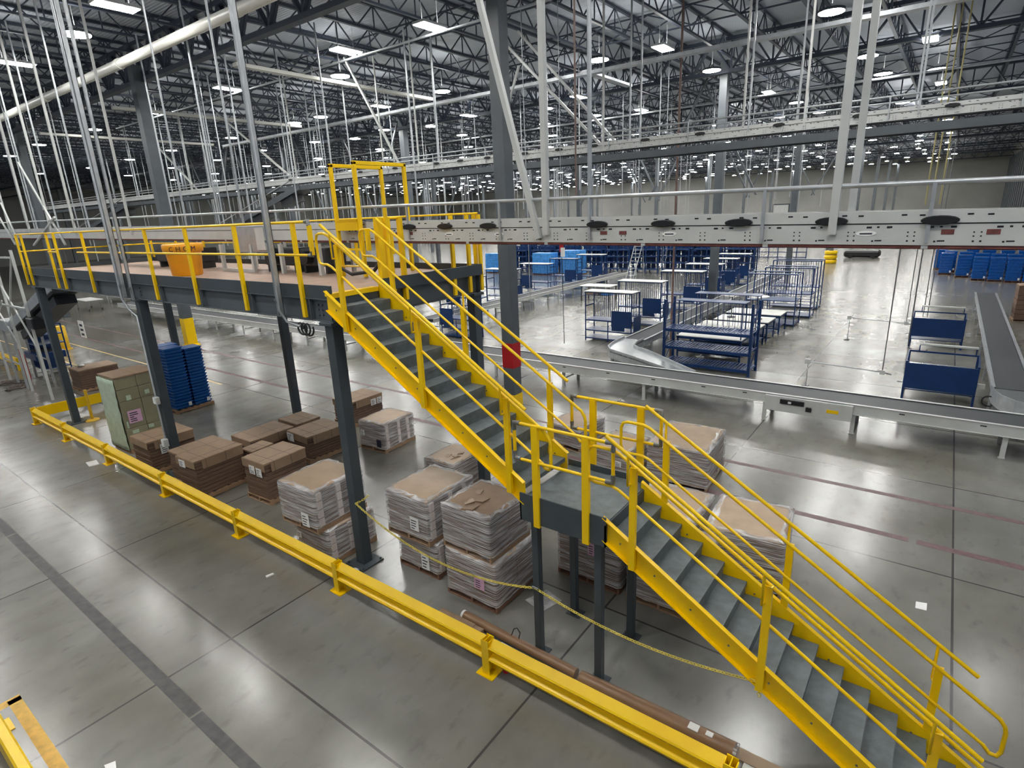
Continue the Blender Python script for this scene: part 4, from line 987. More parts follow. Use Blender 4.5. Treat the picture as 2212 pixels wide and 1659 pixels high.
for i, (x, y) in enumerate(((.3, 58.2), (1.25, 57.4), (2.2, 56.2), (3.1, 55.6), (4.0, 55.2), (4.9, 54.9), (-.3, 60), (1.7, 60.2), (2.7, 59.5), (3.8, 59), (4.8, 58.8))):
    o = tote_block(x, y, 'blue wrapped tote block in the rear rows of the tote store', 1.62); o['group'] = 'wrapped tote blocks in the rear rows'
wrapped('leaning brown carton stack at the right edge beside the dark belt conveyor', 2.95, 4.0, 36.0, 37.0, 0, 1.7, 3, 7, False, m='card2', top='card', film=False, name='carton_pallet_load')

# ------------------------------------------------------------------ floor conveyors
def floor_conv(label, x0, x1, y0, y1, z, axis='x', legs=(), fh=.26, fm='white_steel', belt_m='belt', name='floor_conveyor'):
    t = thing(name, label, 'conveyor', ((x0+x1)/2, (y0+y1)/2, 0))
    def fr_(b):
        if axis == 'x':
            for y, s in ((y0, 1), (y1, -1)):
                b.box(x0, x1, y, y+.03*s, z-fh, z) if s > 0 else b.box(x0, x1, y-.03, y, z-fh, z)
                b.box(x0, x1, y-.02, y+.07, z-.0, z+.012) if s > 0 else b.box(x0, x1, y-.07, y+.02, z, z+.012)
                b.box(x0, x1, min(y, y-.06*s), max(y, y-.06*s), z-fh, z-fh+.012)
        else:
            for x, s in ((x0, 1), (x1, -1)):
                b.box(min(x, x+.03*s), max(x, x+.03*s), y0, y1, z-fh, z); b.box(x-.04, x+.05, y0, y1, z, z+.012)
    sub(t, 'side_frame', M[fm], fr_)
    g = .05
    sub(t, 'belt', M[belt_m], lambda b: b.box(x0, x1, y0+g, y1-g, z-.06, z-.015) if axis == 'x' else b.box(x0+g, x1-g, y0, y1, z-.06, z-.015))
    sub(t, 'pan', M['dark'], lambda b: b.box(x0, x1, y0+g, y1-g, z-fh+.03, z-.1) if axis == 'x' else b.box(x0+g, x1-g, y0, y1, z-fh+.03, z-.1))
    for p in legs:
        def lg(b):
            if axis == 'x':
                for y in (y0+.02, y1-.08): b.box(p-.05, p+.05, y, y+.06, 0, z-fh)
                b.box(p-.02, p+.02, y0+.05, y1-.05, .28, .32); b.box(p-.07, p+.07, y0, y0+.1, 0, .012)
            else:
                for x in (x0+.02, x1-.06): b.box(x, x+.05, p-.04, p+.04, 0, z-fh)
                b.box(x0+.03, x1-.03, p-.02, p+.02, .28, .32)
        sub(t, 'leg', M[fm], lg)
    return t
FZ = .81
fc = floor_conv('very long low floor conveyor with dark belt crossing behind the stairs, full width', -49, 8, 16.6, 17.72, FZ, 'x', [-7.27, -3.58, -1.38, 1.7, 4.8]+[-10.3-3.05*k for k in range(13)])
sub(fc, 'drive_box', M['white_steel'], lambda b: b.box(-3.56, -1.4, 16.5, 16.6, .36, FZ-.02), .006)
sub(fc, 'control_panel', M['black'], lambda b: (b.box(-3.16, -2.55, 16.46, 16.5, .6, .73), b.box(-2.5, -2.36, 16.45, 16.5, .47, .6)), .01)
sub(fc, 'sticker', M['paper'], lambda b: b.box(-2.95, -2.87, 16.45, 16.46, .63, .69))
s_ = sub(fc, 'sticker', M['yellow'], lambda b: b.box(-2.0, -1.72, 16.49, 16.5, .52, .61)); s_['label'] = 'yellow sticker'
sub(fc, 'slot_pattern', M['dark'], lambda b: [b.box(x, x+.12, 16.594, 16.6, .72, .75) for x in (-10.3, -8.6, -7.0, -5.4, -4.2, -.4, 1.2, 2.6)])
sub(fc, 'end_pulley', M['black'], lambda b: b.tube([(-49, 16.65, .68), (-49, 17.67, .68)], .12, 14))
# curved transfer joining it
t = thing('curved_conveyor', 'curved bare metal transfer chute joining the branch conveyor to the long floor conveyor', 'conveyor', (-9, 19, 0))
outer = [(-10.38, 21.6), (-10.36, 20.6), (-10.2, 19.8), (-9.85, 19.3), (-9.3, 19.0), (-8.6, 18.65), (-8.0, 18.3), (-7.1, 17.8)]
inner = [(-9.5, 21.6), (-9.48, 20.9), (-9.35, 20.4), (-9.05, 20.1), (-8.6, 19.85), (-8.0, 19.4), (-7.2, 18.75), (-6.0, 17.8)]
def strip(b, A, B, z0, z1):
    n = len(A); vs = [(x, y, z0) for x, y in A]+[(x, y, z0) for x, y in B]+[(x, y, z1) for x, y in A]+[(x, y, z1) for x, y in B]
    fs = []
    for i in range(n-1):
        fs += [(i, i+1, n+i+1, n+i), (2*n+i, 3*n+i, 3*n+i+1, 2*n+i+1), (i, 2*n+i, 2*n+i+1, i+1), (n+i, n+i+1, 3*n+i+1, 3*n+i)]
    fs += [(0, n, 3*n, 2*n), (n-1, 3*n-1, 4*n-1, 2*n-1)]
    b.add(vs, fs)
sub(t, 'bed', M['roller'], lambda b: strip(b, outer, inner, .72, .78))
def offs(A, d): return [(x+d, y+d*.6) for x, y in A]
sub(t, 'side_guard', M['galv'], lambda b: (strip(b, outer, offs(outer, .03), .5, .86), strip(b, inner, offs(inner, -.03), .5, .86)))
for x, y in ((-10.1, 20.0), (-8.9, 18.95), (-9.0, 20.0)): sub(t, 'leg', M['galv'], lambda b: b.box(x-.04, x+.04, y-.04, y+.04, 0, .72))
floor_conv('branch belt conveyor running back between the blue packing stations', -10.36, -9.48, 21.6, 46, .78, 'y', [22.5, 25.5, 28.5, 32, 36, 40], fm='galv')
floor_conv('rear feeder conveyor with raised pale edges running back past the white topped stations', -22.3, -21.3, 21.5, 45, .8, 'y', [22, 25, 28, 31, 34, 37.5, 41], .2)
rb = floor_conv('dark belt conveyor running back at the right edge beside the blue desks', 1.52, 2.36, 19.6, 39, .92, 'y', [20.4, 24, 28, 32, 36, 38.7], .24, 'galv')
t = thing('curved_conveyor', 'curved roller bed at the right edge turning off the dark belt conveyor', 'conveyor', (2, 18.6, 0))
A = [(1.5, 19.55), (1.52, 19.1), (1.64, 18.6), (1.9, 18.2), (2.3, 17.98), (3.2, 17.9)]; B = [(2.38, 19.55), (2.4, 19.3), (2.46, 19.1), (2.56, 18.97), (2.75, 18.9), (3.2, 18.85)]
sub(t, 'bed', M['roller'], lambda b: strip(b, A, B, .84, .9)); sub(t, 'side_guard', M['galv'], lambda b: strip(b, offs(A, -.02), A, .6, 1.0))
for x, y in ((1.6, 19.3), (2.0, 18.2)): sub(t, 'leg', M['galv'], lambda b: b.box(x-.04, x+.04, y-.04, y+.04, 0, .84))
rails(t, [(1.45+.14*math.cos(a), 19.2, .62+.14*math.sin(a)) for a in [i*.45 for i in range(15)]], .02, 'cable', 'black', 6)
floor_conv('short far conveyor end with black pulley under the platform at the far left', -60, -50.5, 19.2, 20.2, .8, 'x', [-52, -55, -58])
# white table with castors
t = thing('folding_table', 'small white topped table on castors at the far left beyond the platform legs', 'table', (-54.6, 16.6, 0))
sub(t, 'tabletop', M['white'], lambda b: b.box(-56.1, -53.4, 16.0, 17.2, .78, .82))
for x in (-55.9, -53.6):
    for y in (16.15, 17.05):
        l = sub(t, 'leg', M['bolt'], lambda b: b.box(x-.025, x+.025, y-.025, y+.025, .1, .78)); sub(l, 'castor', M['black'], lambda b: b.tube([(x-.03, y, .06), (x+.03, y, .06)], .06, 8))
# hanging sign
t = thing('hanging_sign', 'small white sign with dark printing hung on two wires under the platform', 'sign', (-38.3, 11, 0))
sub(t, 'panel', M['paper'], lambda b: b.box(-38.75, -37.95, 10.98, 11.0, .3, 1.25))
sub(t, 'printing', M['ink'], lambda b: [b.box(-38.55, -38.15, 10.97, 10.98, z, z+.12) for z in (.42, .68, .94)])
rails(t, [(-38.7, 11, 1.25), (-38.7, 11, 13.4)], .012, 'wire', 'bolt', 4); rails(t, [(-38.0, 11, 1.25), (-38.0, 11, 13.4)], .012, 'wire', 'bolt', 4)

# ------------------------------------------------------------------ packing stations
def station(label, loc, w=2.35, d=.85, h=2.32, top='white', panel=True, grid=True, mirror=False, rz=0):
    t = thing('packing_station', label, 'workstation', (loc[0], loc[1], 0), rz, None, world=False)
    sx = -1 if mirror else 1
    def fr_(b):
        for x in (-w/2, w/2):
            for y in (-d/2, d/2): b.box(x-.022, x+.022, y-.022, y+.022, 0, h)
        for z in (.12, .5, .98, h-.03):
            for y in (-d/2, d/2): b.box(-w/2, w/2, y-.018, y+.018, z-.02, z+.02)
            for x in (-w/2, w/2): b.box(x-.018, x+.018, -d/2, d/2, z-.02, z+.02)
        b.box(-.02, .02, -d/2-.015, -d/2+.02, 0, 1.0)
        for x in (-w/2, w/2): b.box(x-.02, x+.02, -d/2, d/2, 1.62, 1.68)
    sub(t, 'frame', M['blue'], fr_)
    sub(t, 'top_shelf', M[top], lambda b: b.box(-w/2-.06, w/2+.06, -d/2-.04, d/2-.1, h, h+.03))
    sub(t, 'desk', M['blue2'], lambda b: b.box(-w/2, w/2, -d/2, d/2, .99, 1.02))
    for z in (.14, .52): sub(t, 'shelf', M['blue2'], lambda b: b.box(-w/2, w/2, -d/2, d/2, z-.012, z+.012))
    if grid: sub(t, 'back_grid', M['blue'], lambda b: [b.box(-w/2+.1+k*.11-.011, -w/2+.1+k*.11+.011, d/2-.01, d/2+.01, 1.0, h-.03) for k in range(int((w-.15)/.11))])
    if panel:
        sub(t, 'panel', M['blue'], lambda b: (b.box(min(sx*.2, sx*(w/2+.02)), max(sx*.2, sx*(w/2+.02)), -d/2-.05, -d/2-.03, .74, 1.5), b.box(sx*(w/2+.12)-.012, sx*(w/2+.12)+.012, -d/2, d/2-.1, .6, 1.25)))
        sub(t, 'bin_front', M['blue'], lambda b: b.box(min(sx*.2, sx*.85), max(sx*.2, sx*.85), -d/2-.02, -d/2, .56, .82))
    return t
station('blue wire backed packing station with white top shelf, nearest on the branch conveyor', (-12.2, 24.1))
station('second blue packing station with white top shelf behind the nearest one', (-12.5, 28.2))
station('third blue packing station with white top along the branch conveyor, beside the stand pipe', (-12.2, 33.2))
station('fourth blue packing station, its pale top showing beyond the third', (-12.4, 37.6), w=2.2)
station('fifth blue packing station, pale top near the second dark column', (-12.6, 41.6), w=2.2)
station('farthest blue packing station on the branch conveyor before the shelving', (-12.8, 45.6), w=2.2)
station('blue packing station with white top half hidden behind the upper stair rails', (-19.4, 21.6), w=2.0, mirror=True)
station('blue station with broad white top left of the main column, nearer on the rear feeder', (-24.2, 27.6), w=2.6, mirror=True, grid=False)
station('blue station with white top directly behind the main column on the rear feeder', (-24.4, 31.8), w=2.4)
station('blue station with white top just right of the main column on the rear feeder', (-24.3, 35.8), w=2.4, mirror=True)
station('farther blue shelf station beside the light blue blocks on the rear feeder', (-24.4, 40), w=2.4, top='blue2')
station('last white topped blue station on the rear feeder', (-24.2, 44), w=2.4)
station('blue station with white top left of the stairs behind the deck end', (-27.6, 24.6), w=2.4)

# pallet rack in front of the benches
t = thing('pallet_rack', 'navy blue pallet rack with three wire mesh decks nearest the long floor conveyor', 'rack', (-6.7, 21.3, 0))
rx0, rx1, ry0, ry1 = -8.3, -5.12, 20.8, 21.75
for x in (rx0, rx1):
    def up_(b):
        for y in (ry0, ry1):
            b.box(x-.045, x+.045, y-.04, y+.04, 0, 2.62)
            b.box(x-.07, x+.07, y-.07, y+.07, 0, .015)
        for z0_, z1_ in ((.2, .9), (.9, 1.7), (1.7, 2.5)): b.bar((x, ry0, z0_), (x, ry1, z1_), .03, .03); b.bar((x, ry0, z0_), (x, ry1, z0_), .03, .03)
    u_ = sub(t, 'upright', M['blue'], up_)
    sub(u_, 'slot_pattern', M['black'], lambda b: [b.box(x-.012, x+.012, ry0-.043, ry0-.04, .12+.075*k, .15+.075*k) for k in range(32)])
for z in (.22, .84, 1.52):
    sub(t, 'beam', M['blue'], lambda b: (b.box(rx0, rx1, ry0-.03, ry0+.02, z-.1, z), b.box(rx0, rx1, ry1-.02, ry1+.03, z-.1, z)))
    def dk(b):
        n = 26
        for k in range(n+1):
            x = rx0+.05+(rx1-rx0-.1)*k/n; b.box(x-.03, x+.03, ry0, ry1, z-.012, z+.006) if k % 5 != 0 else b.box(x-.05, x+.05, ry0, ry1, z-.012, z+.012)
        for k in range(4): b.box(rx0, rx1, ry0+.1+k*.24, ry0+.13+k*.24, z-.012, z)
    sub(t, 'mesh_deck', M['blue2'], dk)
def bench(label, x0, x1, y0, y1, zt=.9, shelf=True, hood=False):
    t = thing('work_bench', label, 'bench', ((x0+x1)/2, (y0+y1)/2, 0))
    sub(t, 'worktop', M['white'], lambda b: b.box(x0, x1, y0, y1, zt-.04, zt), .006)
    def fr_(b):
        for x in (x0+.05, x1-.05):
            for y in (y0+.05, y1-.05): b.box(x-.03, x+.03, y-.03, y+.03, 0, zt-.04)
        b.box(x0, x1, y0+.02, y0+.06, zt-.14, zt-.04); b.box(x1-.06, x1-.02, y0, y1, zt-.14, zt-.04); b.box(x0+.05, x1-.05, y0+.04, y0+.06, .2, .26)
    sub(t, 'frame', M['blue'], fr_)
    sub(t, 'lower_shelf', M['blue2'], lambda b: b.box(x0+.05, x1-.05, y0+.05, y1-.05, .3, .33))
    if hood:
        def hf(b):
            for x in (x0+.05, x1-.05):
                for y in (y0+.05, y0+.6): b.box(x-.02, x+.02, y-.02, y+.02, zt, 2.3)
            for k in range(int((x1-x0)/.22)): b.box(x0+.15+k*.22, x0+.165+k*.22, y0+.58, y0+.6, zt, 2.3)
        sub(t, 'upright', M['blue'], hf); sub(t, 'top_shelf', M['blue2'], lambda b: b.box(x0-.05, x1+.05, y0, y0+.65, 2.3, 2.33))
        sub(t, 'shelf', M['blue2'], lambda b: b.box(x0, x1, y0-.35, y0+.2, .62, .65))
    return t
bench('white topped bench with blue hood shelf directly behind the pallet rack', -8.5, -5.9, 22.6, 24.2, .9, True, True)
bench('second white topped blue bench with hood shelf in the row behind the rack', -8.5, -5.9, 24.7, 26.2, .9, True, True)
bench('white topped blue bench under the round stool tops, middle of the bench row', -8.3, -5.9, 26.7, 28.1, .88)
bench('white topped blue bench at the end of the bench row beside the wire cages', -8.3, -5.8, 28.6, 30.0, .9)
def stool(x, y, l, h=1.9):
    t = thing('round_table', l, 'table', (x, y, 0)); sub(t, 'tabletop', M['white'], lambda b: b.lathe([(.42, h), (.43, h+.02), (.42, h+.035)], x, y, 24)); sub(t, 'post', M['bolt'], lambda b: b.tube([(x, y, 0.9), (x, y, h)], .03, 8)); sub(t, 'foot', M['black'], lambda b: b.lathe([(.2, .9), (.2, .92)], x, y, 12))
stool(-7.7, 27.4, 'round white disc top standing on the bench, nearer the branch conveyor'); stool(-6.5, 27.3, 'round white disc top standing on the bench, nearer the wire cages')
def cage(label, x0, x1, y0, y1, h=2.55):
    t = thing('wire_cage', label, 'cage', ((x0+x1)/2, (y0+y1)/2, 0))
    def fr_(b):
        for x in (x0, x1):
            for y in (y0, y1): b.box(x-.025, x+.025, y-.025, y+.025, 0, h)
        for z in (.1, 1.25, h):
            for y in (y0, y1): b.box(x0, x1, y-.02, y+.02, z-.02, z+.02)
            for x in (x0, x1): b.box(x-.02, x+.02, y0, y1, z-.02, z+.02)
        for z in (.4, .7, 1.0): b.box(x0, x1, y0-.012, y0+.012, z, z+.025); b.box(x1-.012, x1+.012, y0, y1, z, z+.025)
    sub(t, 'frame', M['blue'], fr_)
    sub(t, 'bars', M['blue'], lambda b: [b.box(x0+k*.13-.011, x0+k*.13+.011, y1-.012, y1+.012, 1.25, h) for k in range(1, int((x1-x0)/.13))])
    sub(t, 'shelf', M['blue2'], lambda b: (b.box(x0, x1, y0, y1, 1.24, 1.27), b.box(x0, x1, y0, y1, .1, .12)))
    sub(t, 'top_frame', M['blue2'], lambda b: (b.box(x0, x1, y0-.03, y0+.12, h, h+.03), b.box(x0, x1, y1-.12, y1+.03, h, h+.03)))
cage('navy wire cage shelf, nearest of the three by the aisle', -7.9, -5.6, 30.6, 31.9)
cage('navy wire cage shelf, middle of the three by the aisle', -7.7, -5.35, 33.2, 34.3, 2.6)
cage('navy wire cage shelf, rear of the three by the aisle', -8.0, -5.5, 36.2, 37.2, 2.7)
t = thing('work_table', 'white topped table with cardboard and blue bins at the head of the rear feeder', 'table', (-18.4, 34.9, 0))
sub(t, 'tabletop', M['white'], lambda b: b.box(-19.9, -17.6, 34.4, 35.6, 1.0, 1.04)); [sub(t, 'leg', M['dark'], lambda b: b.box(x-.03, x+.03, y-.03, y+.03, 0, 1.0)) for x in (-19.8, -17.7) for y in (34.5, 35.5)]
sub(t, 'shelf', M['blue2'], lambda b: b.box(-19.8, -17.7, 34.5, 35.5, .4, .43))
tag(sub(None, 'cardboard_box', M['card'], lambda b: b.box(-19.5, -18.6, 34.6, 35.2, .43, .75), .01), 'brown cardboard box on the lower shelf of the white topped table', 'box')
tag(sub(None, 'bin_tray', M['ltblue'], lambda b: b.box(-18.4, -17.8, 34.7, 35.3, .43, .62), .02), 'light blue tray on the lower shelf of the white topped table', 'tray')

# blue shelving along the rear of the packing area
def shelving(label, x, y, w=2.5, h=2.7, fill=True):
    t = thing('blue_shelving', label, 'shelving', (x, y, 0), 0, None, world=False)
    sub(t, 'frame', M['blue'], lambda b: [b.box(xx-.05, xx+.05, yy-.04, yy+.04, 0, h) for xx in (-w/2, 0, w/2) for yy in (-.5, .5)])
    for z in (.35, .95, 1.55, 2.15): sub(t, 'shelf', M['blue2'], lambda b: (b.box(-w/2, w/2, -.5, .5, z, z+.03), b.box(-w/2, w/2, -.52, -.5, z-.06, z+.05)))
    if fill: sub(t, 'back_panel', M['blue'], lambda b: [b.box(-w/2+.06+k*w/5, -w/2+w/5-.04+k*w/5, .2, .23, .36 if (k+int(x)) % 3 else .95, 2.5) for k in range(5)])
    sub(t, 'divider', M['blue'], lambda b: [b.bar((-w/2+k*w/5, -.5, 1.6), (-w/2+k*w/5, .4, 2.3), .03, .25) for k in range(1, 5)])
    return t
p0 = None; labs_ = ['left of the light blue blocks', 'behind the first light blue block', 'behind the second light blue block', 'behind the rear feeder end', 'beside the ladder', 'just past the ladder', 'behind the far packing stations', 'beside the second dark column', 'at the end of the row by the open floor', 'farther back at the row end']
for i in range(9):
    shelving('navy shelving bay '+labs_[i], -36.5+2.75*i, 50.5+.35*i)
for i in range(8):
    o = shelving('navy shelving bay in the second row farther back', -40+2.75*i, 57+.3*i, h=3.0); o['group'] = 'second row of navy shelving'
def wrapblock(label, x, y, w, d, h):
    t = thing('wrapped_pallet_load', label, 'pallet load', (x, y, 0), 0, None, world=False); pallet_part(t, w, d, 'woodd')
    sub(t, 'totes', M['ltblue'], lambda b: [b.box(-w/2+.02*(k % 2), w/2-.02*(k % 2), -d/2, d/2, .13+k*(h-.13)/8, .13+(k+1)*(h-.13)/8-.01) for k in range(8)], .012)
wrapblock('light blue wrapped block left of the main column behind the white topped stations', -38.3, 48.5, 1.6, 1.2, 2.0)
wrapblock('light blue wrapped block right of the main column behind the stations', -31.8, 48.3, 2.3, 1.2, 2.1)
wrapblock('light blue wrapped block highest beside the hanging red control', -29.0, 49, 2.2, 1.2, 2.3)
t = thing('rolling_ladder', 'grey rolling ladder leaning before the navy shelving', 'ladder', (-21.8, 47, 0))
sub(t, 'side_rail', M['galv'], lambda b: [b.bar((x, 46.6, 0), (x+.25, 47.9, 3.0), .05, .05) for x in (-22.3, -21.6)]); sub(t, 'tread', M['galv'], lambda b: [b.box(-22.3+.025*k, -21.55+.025*k, 46.6+.13*k, 46.78+.13*k, .3*k, .3*k+.03) for k in range(1, 10)])
sub(t, 'rear_leg', M['galv'], lambda b: [b.bar((x+.2, 48.4, 0), (x+.25, 47.9, 2.8), .04, .04) for x in (-22.3, -21.6)])
t = thing('rail_frame', 'long low navy frame of square openings on the far floor', 'frame', (-17, 69, 0))
sub(t, 'rail', M['blue'], lambda b: [b.box(-22.5, -12, 68.97, 69.03, z, z+.08) for z in (.05, .6, 1.1)])
for k in range(12): sub(t, 'post', M['blue'], lambda b: b.box(-22.5+k*.95-.04, -22.5+k*.95+.04, 68.96, 69.04, 0, 1.18))
# barrel guard round a far column
column(-8.98, 63.9, w=.36)
t = thing('barrel_guard', 'yellow ribbed barrel guard round a column foot on the open floor', 'barrel', (-8.98, 63.7, 0))
sub(t, 'body', M['yellow'], lambda b: b.lathe([(.5, 0), (.56, .05), (.56, .3), (.5, .36), (.5, .42), (.56, .47), (.56, .75), (.5, .8), (.5, .86), (.56, .9), (.56, 1.15), (.5, 1.2)], -8.98, 63.9, 24))
sub(t, 'strap', M['black'], lambda b: (b.lathe([(.515, .365), (.515, .415)], -8.98, 63.9, 24), b.lathe([(.515, .805), (.515, .855)], -8.98, 63.9, 24)))
t = thing('floor_scrubber', 'low black machine parked on the far floor behind the barrel guard', 'machine', (-7.5, 70, 0))
sub(t, 'body', M['black'], lambda b: b.box(-8.6, -5.4, 69.4, 71, .1, .75), .15); sub(t, 'wheel', M['black'], lambda b: [b.tube([(x, 69.35, .2), (x, 69.5, .2)], .2, 12) for x in (-8, -6)])
for i in range(26):
    x = -52+i*2.4+(.7 if i % 3 == 0 else 0); y = 118+(i*7 % 11)
    if i == 0:
        t = thing('dark_bin', 'black bin in the far row before the rear wall', 'bin', (x, y, 0), 0, 'black bins before the rear wall', world=False)
        sub(t, 'body', M['black'], lambda b: b.hexa([(-.8, -.6, 0), (.8, -.6, 0), (.8, .6, 0), (-.8, .6, 0)], [(-.9, -.7, 1.7), (.9, -.7, 1.7), (.9, .7, 1.7), (-.9, .7, 1.7)]), .05); db = t
    elif i % 4 != 2 and x < 5: dup(db, (x, y, 0))
t = thing('scissor_lift', 'cluttered cart with orange boxes before the rear wall at the right', 'cart', (-1.5, 105, 0))
sub(t, 'body', M['dark'], lambda b: b.box(-4, 0, 104, 106, .3, 2.0), .1); sub(t, 'load', M['card'], lambda b: b.box(-2.6, .4, 104.2, 105.8, 2.0, 2.9), .05); sub(t, 'wheel', M['black'], lambda b: [b.tube([(x, 103.9, .3), (x, 104.1, .3)], .3, 10) for x in (-3.4, -.6)])

# blue desks at the right
def desk(label, x, y, w=1.75, zp=(.36, 1.15)):
    t = thing('blue_desk', label, 'desk', (x, y, 0), 0, None, world=False); d = 1.1
    sub(t, 'panel', M['blue'], lambda b: b.box(-w/2, w/2, -d/2-.02, -d/2, *zp), .006)
    sub(t, 'frame', M['blue'], lambda b: ([b.box(xx-.03, xx+.03, yy-.03, yy+.03, 0, 1.3 if yy > 0 else zp[1]+.05) for xx in (-w/2+.02, w/2-.02) for yy in (-d/2+.03, d/2)], b.box(-w/2, w/2, d/2-.02, d/2+.02, 1.26, 1.31), [b.bar((xx, -d/2, zp[1]), (xx, d/2, 1.3), .03, .03) for xx in (-w/2, w/2)]))
    sub(t, 'desktop', M['roller'], lambda b: b.box(-w/2+.03, w/2-.03, -d/2+.03, d/2-.03, .9, .93))
    sub(t, 'lower_shelf', M['blue2'], lambda b: b.box(-w/2+.03, w/2-.03, -d/2+.03, d/2-.03, .3, .33))
    sub(t, 'light_bar', M['white_steel'], lambda b: b.box(-w/2+.25, w/2-.05, d/2-.1, d/2, 1.5, 1.56), .01)
    sub(t, 'light_post', M['blue'], lambda b: (b.box(-w/2+.25, -w/2+.28, d/2-.03, d/2, 1.3, 1.5), b.box(w/2-.1, w/2-.07, d/2-.03, d/2, 1.3, 1.5)))
    sub(t, 'power_box', M['white_steel'], lambda b: (b.box(w/2+.02, w/2+.2, -d/2+.1, -d/2+.2, .55, .68), b.box(-w/2-.16, -w/2-.02, -d/2+.02, -d/2+.06, .5, .54)))
    return t
desk('navy panel fronted desk with pale light bar, nearest the long floor conveyor', .35, 21.1)
desk('navy panel fronted desk behind the nearest navy desk, beside the dark belt', .12, 28.9, 1.75, (.45, 1.2))
for (x, y, zb, ex, l) in ((-1.1, 20.6, .75, -3.2, 'thin drop conduit with a floor level arm beside the nearest navy desk'), (-.95, 28.6, .9, -3.0, 'thin drop conduit with an arm beside the rear navy desk')):
    t = thing('drop_conduit', l, 'conduit', (x, y, 0))
    rails(t, [(x, y, 5.0), (x, y, zb), (x+.25, y, zb-.05)], .02, 'pipe', 'bolt', 6); rails(t, [(x, y, zb), (ex, y, zb+.1)], .02, 'arm', 'galv', 6)
    sub(t, 'outlet_box', M['white_steel'], lambda b: (b.box(ex-.1, ex+.06, y-.06, y+.06, zb+.02, zb+.18), b.box(x-.07, x+.07, y-.06, y+.02, zb-.07, zb+.07)))
    rails(t, [(ex, y, zb), (ex, y, .02)], .015, 'stem', 'galv', 6); sub(t, 'foot', M['black'], lambda b: b.box(ex-.12, ex+.08, y-.1, y+.1, 0, .03))
pipe_thing('hanging_conduit', 'thin grey conduit beside the first drop conduit, ending in a small grey box', [(-.62, 23, 6), (-.62, 23, 1.2)], .02, M['bolt'], 6)
for x, l in ((-.45, 'left one of the close conduit pair behind the rear navy desk'), (-.3, 'right one of the close conduit pair behind the rear navy desk')):
    pipe_thing('hanging_conduit', l, [(x, 31, 8), (x, 31, .8)], .02, M['bolt'], 6)

# ------------------------------------------------------------------ small things near the camera
def tubeobj(label, p, q, r, m, cat='tube', name='cardboard_tube', cap=None):
    o = MB().tube([p, q], r, 18).build(name, M[m]); tag(o, label, cat)
    if cap: MB().tube([tuple(Vector(q).lerp(Vector(p), .004)), tuple(Vector(q)+(Vector(q)-Vector(p)).normalized()*.03)], r*1.03, 18).build('end_cap', M[cap], o)
    return o
tubeobj('long thin cardboard tube on the floor behind the guard rail, with white end', (-3.2, 5.36, .075), (-5.22, 5.42, .075), .07, 'tube', cap='paper')
tb2 = tubeobj('thick shiny brown cardboard tube with white labels on the floor behind the guard rail', (-3.1, 5.3, .105), (-1.14, 5.34, .105), .1, 'tube', cap='film')
sub(tb2, 'label', M['paper'], lambda b: (b.box(-1.66, -1.54, 5.26, 5.36, .2, .208), b.box(-1.46, -1.38, 5.28, 5.35, .2, .208)))
tag(sub(None, 'flat_carton', M['card'], lambda b: (b.box(-5.6, -4.75, 5.16, 5.32, 0, .11), b.box(-5.58, -4.9, 5.2, 5.32, .11, .122)), .01), 'flattened brown carton with pale lid lying at the start of the tube pile', 'carton')
tag(sub(None, 'cardboard_strip', M['card2'], lambda b: b.hexa([(-4.72, 5.15, 0), (-2.6, 5.0, 0), (-2.6, 5.17, 0), (-4.72, 5.28, 0)], [(-4.72, 5.15, .08), (-2.6, 5.0, .08), (-2.6, 5.17, .08), (-4.72, 5.28, .08)]), .01), 'long brown cardboard strip beside the thin tube', 'cardboard')
tubeobj('white plastic pipe lying between the cardboard pieces', (-4.35, 5.22, .105), (-3.25, 5.17, .105), .024, 'pvc', 'pipe', 'plastic_pipe')
tubeobj('dark steel pipe lying along the guard rail behind it', (-4.9, 4.98, .03), (-1.2, 4.97, .03), .028, 'bolt', 'pipe', 'steel_pipe')
tubeobj('white wrapped rod lying past the end of the thick tube', (-1.02, 5.24, .06), (.2, 5.16, .06), .05, 'pvc', 'pipe', 'plastic_pipe')
tag(sub(None, 'flat_carton', M['cardp'], lambda b: b.box(-1.35, .1, 5.34, 5.5, 0, .03)), 'flat kraft carton strip under the lower flight beside the white rod', 'carton')
tag(sub(None, 'metal_slat', M['white_steel'], lambda b: b.hexa([(-1.75, 5.0, 0), (-.9, 4.96, 0), (-.9, 5.05, 0), (-1.75, 5.09, 0)], [(-1.75, 5.0, .1), (-.9, 4.96, .1), (-.9, 5.05, .1), (-1.75, 5.09, .1)])), 'pale slat between the guard rail and the thick cardboard tube', 'slat')
tag(MB().tube([(-4.3, 5.4, .15), (-4.25, 5.4, .28), (-4.2, 5.41, .31), (-4.15, 5.41, .25), (-4.17, 5.4, .15)], .008, 6).build('wire_loop', M['black']), 'black strap loop standing up from the thin cardboard tube', 'strap')
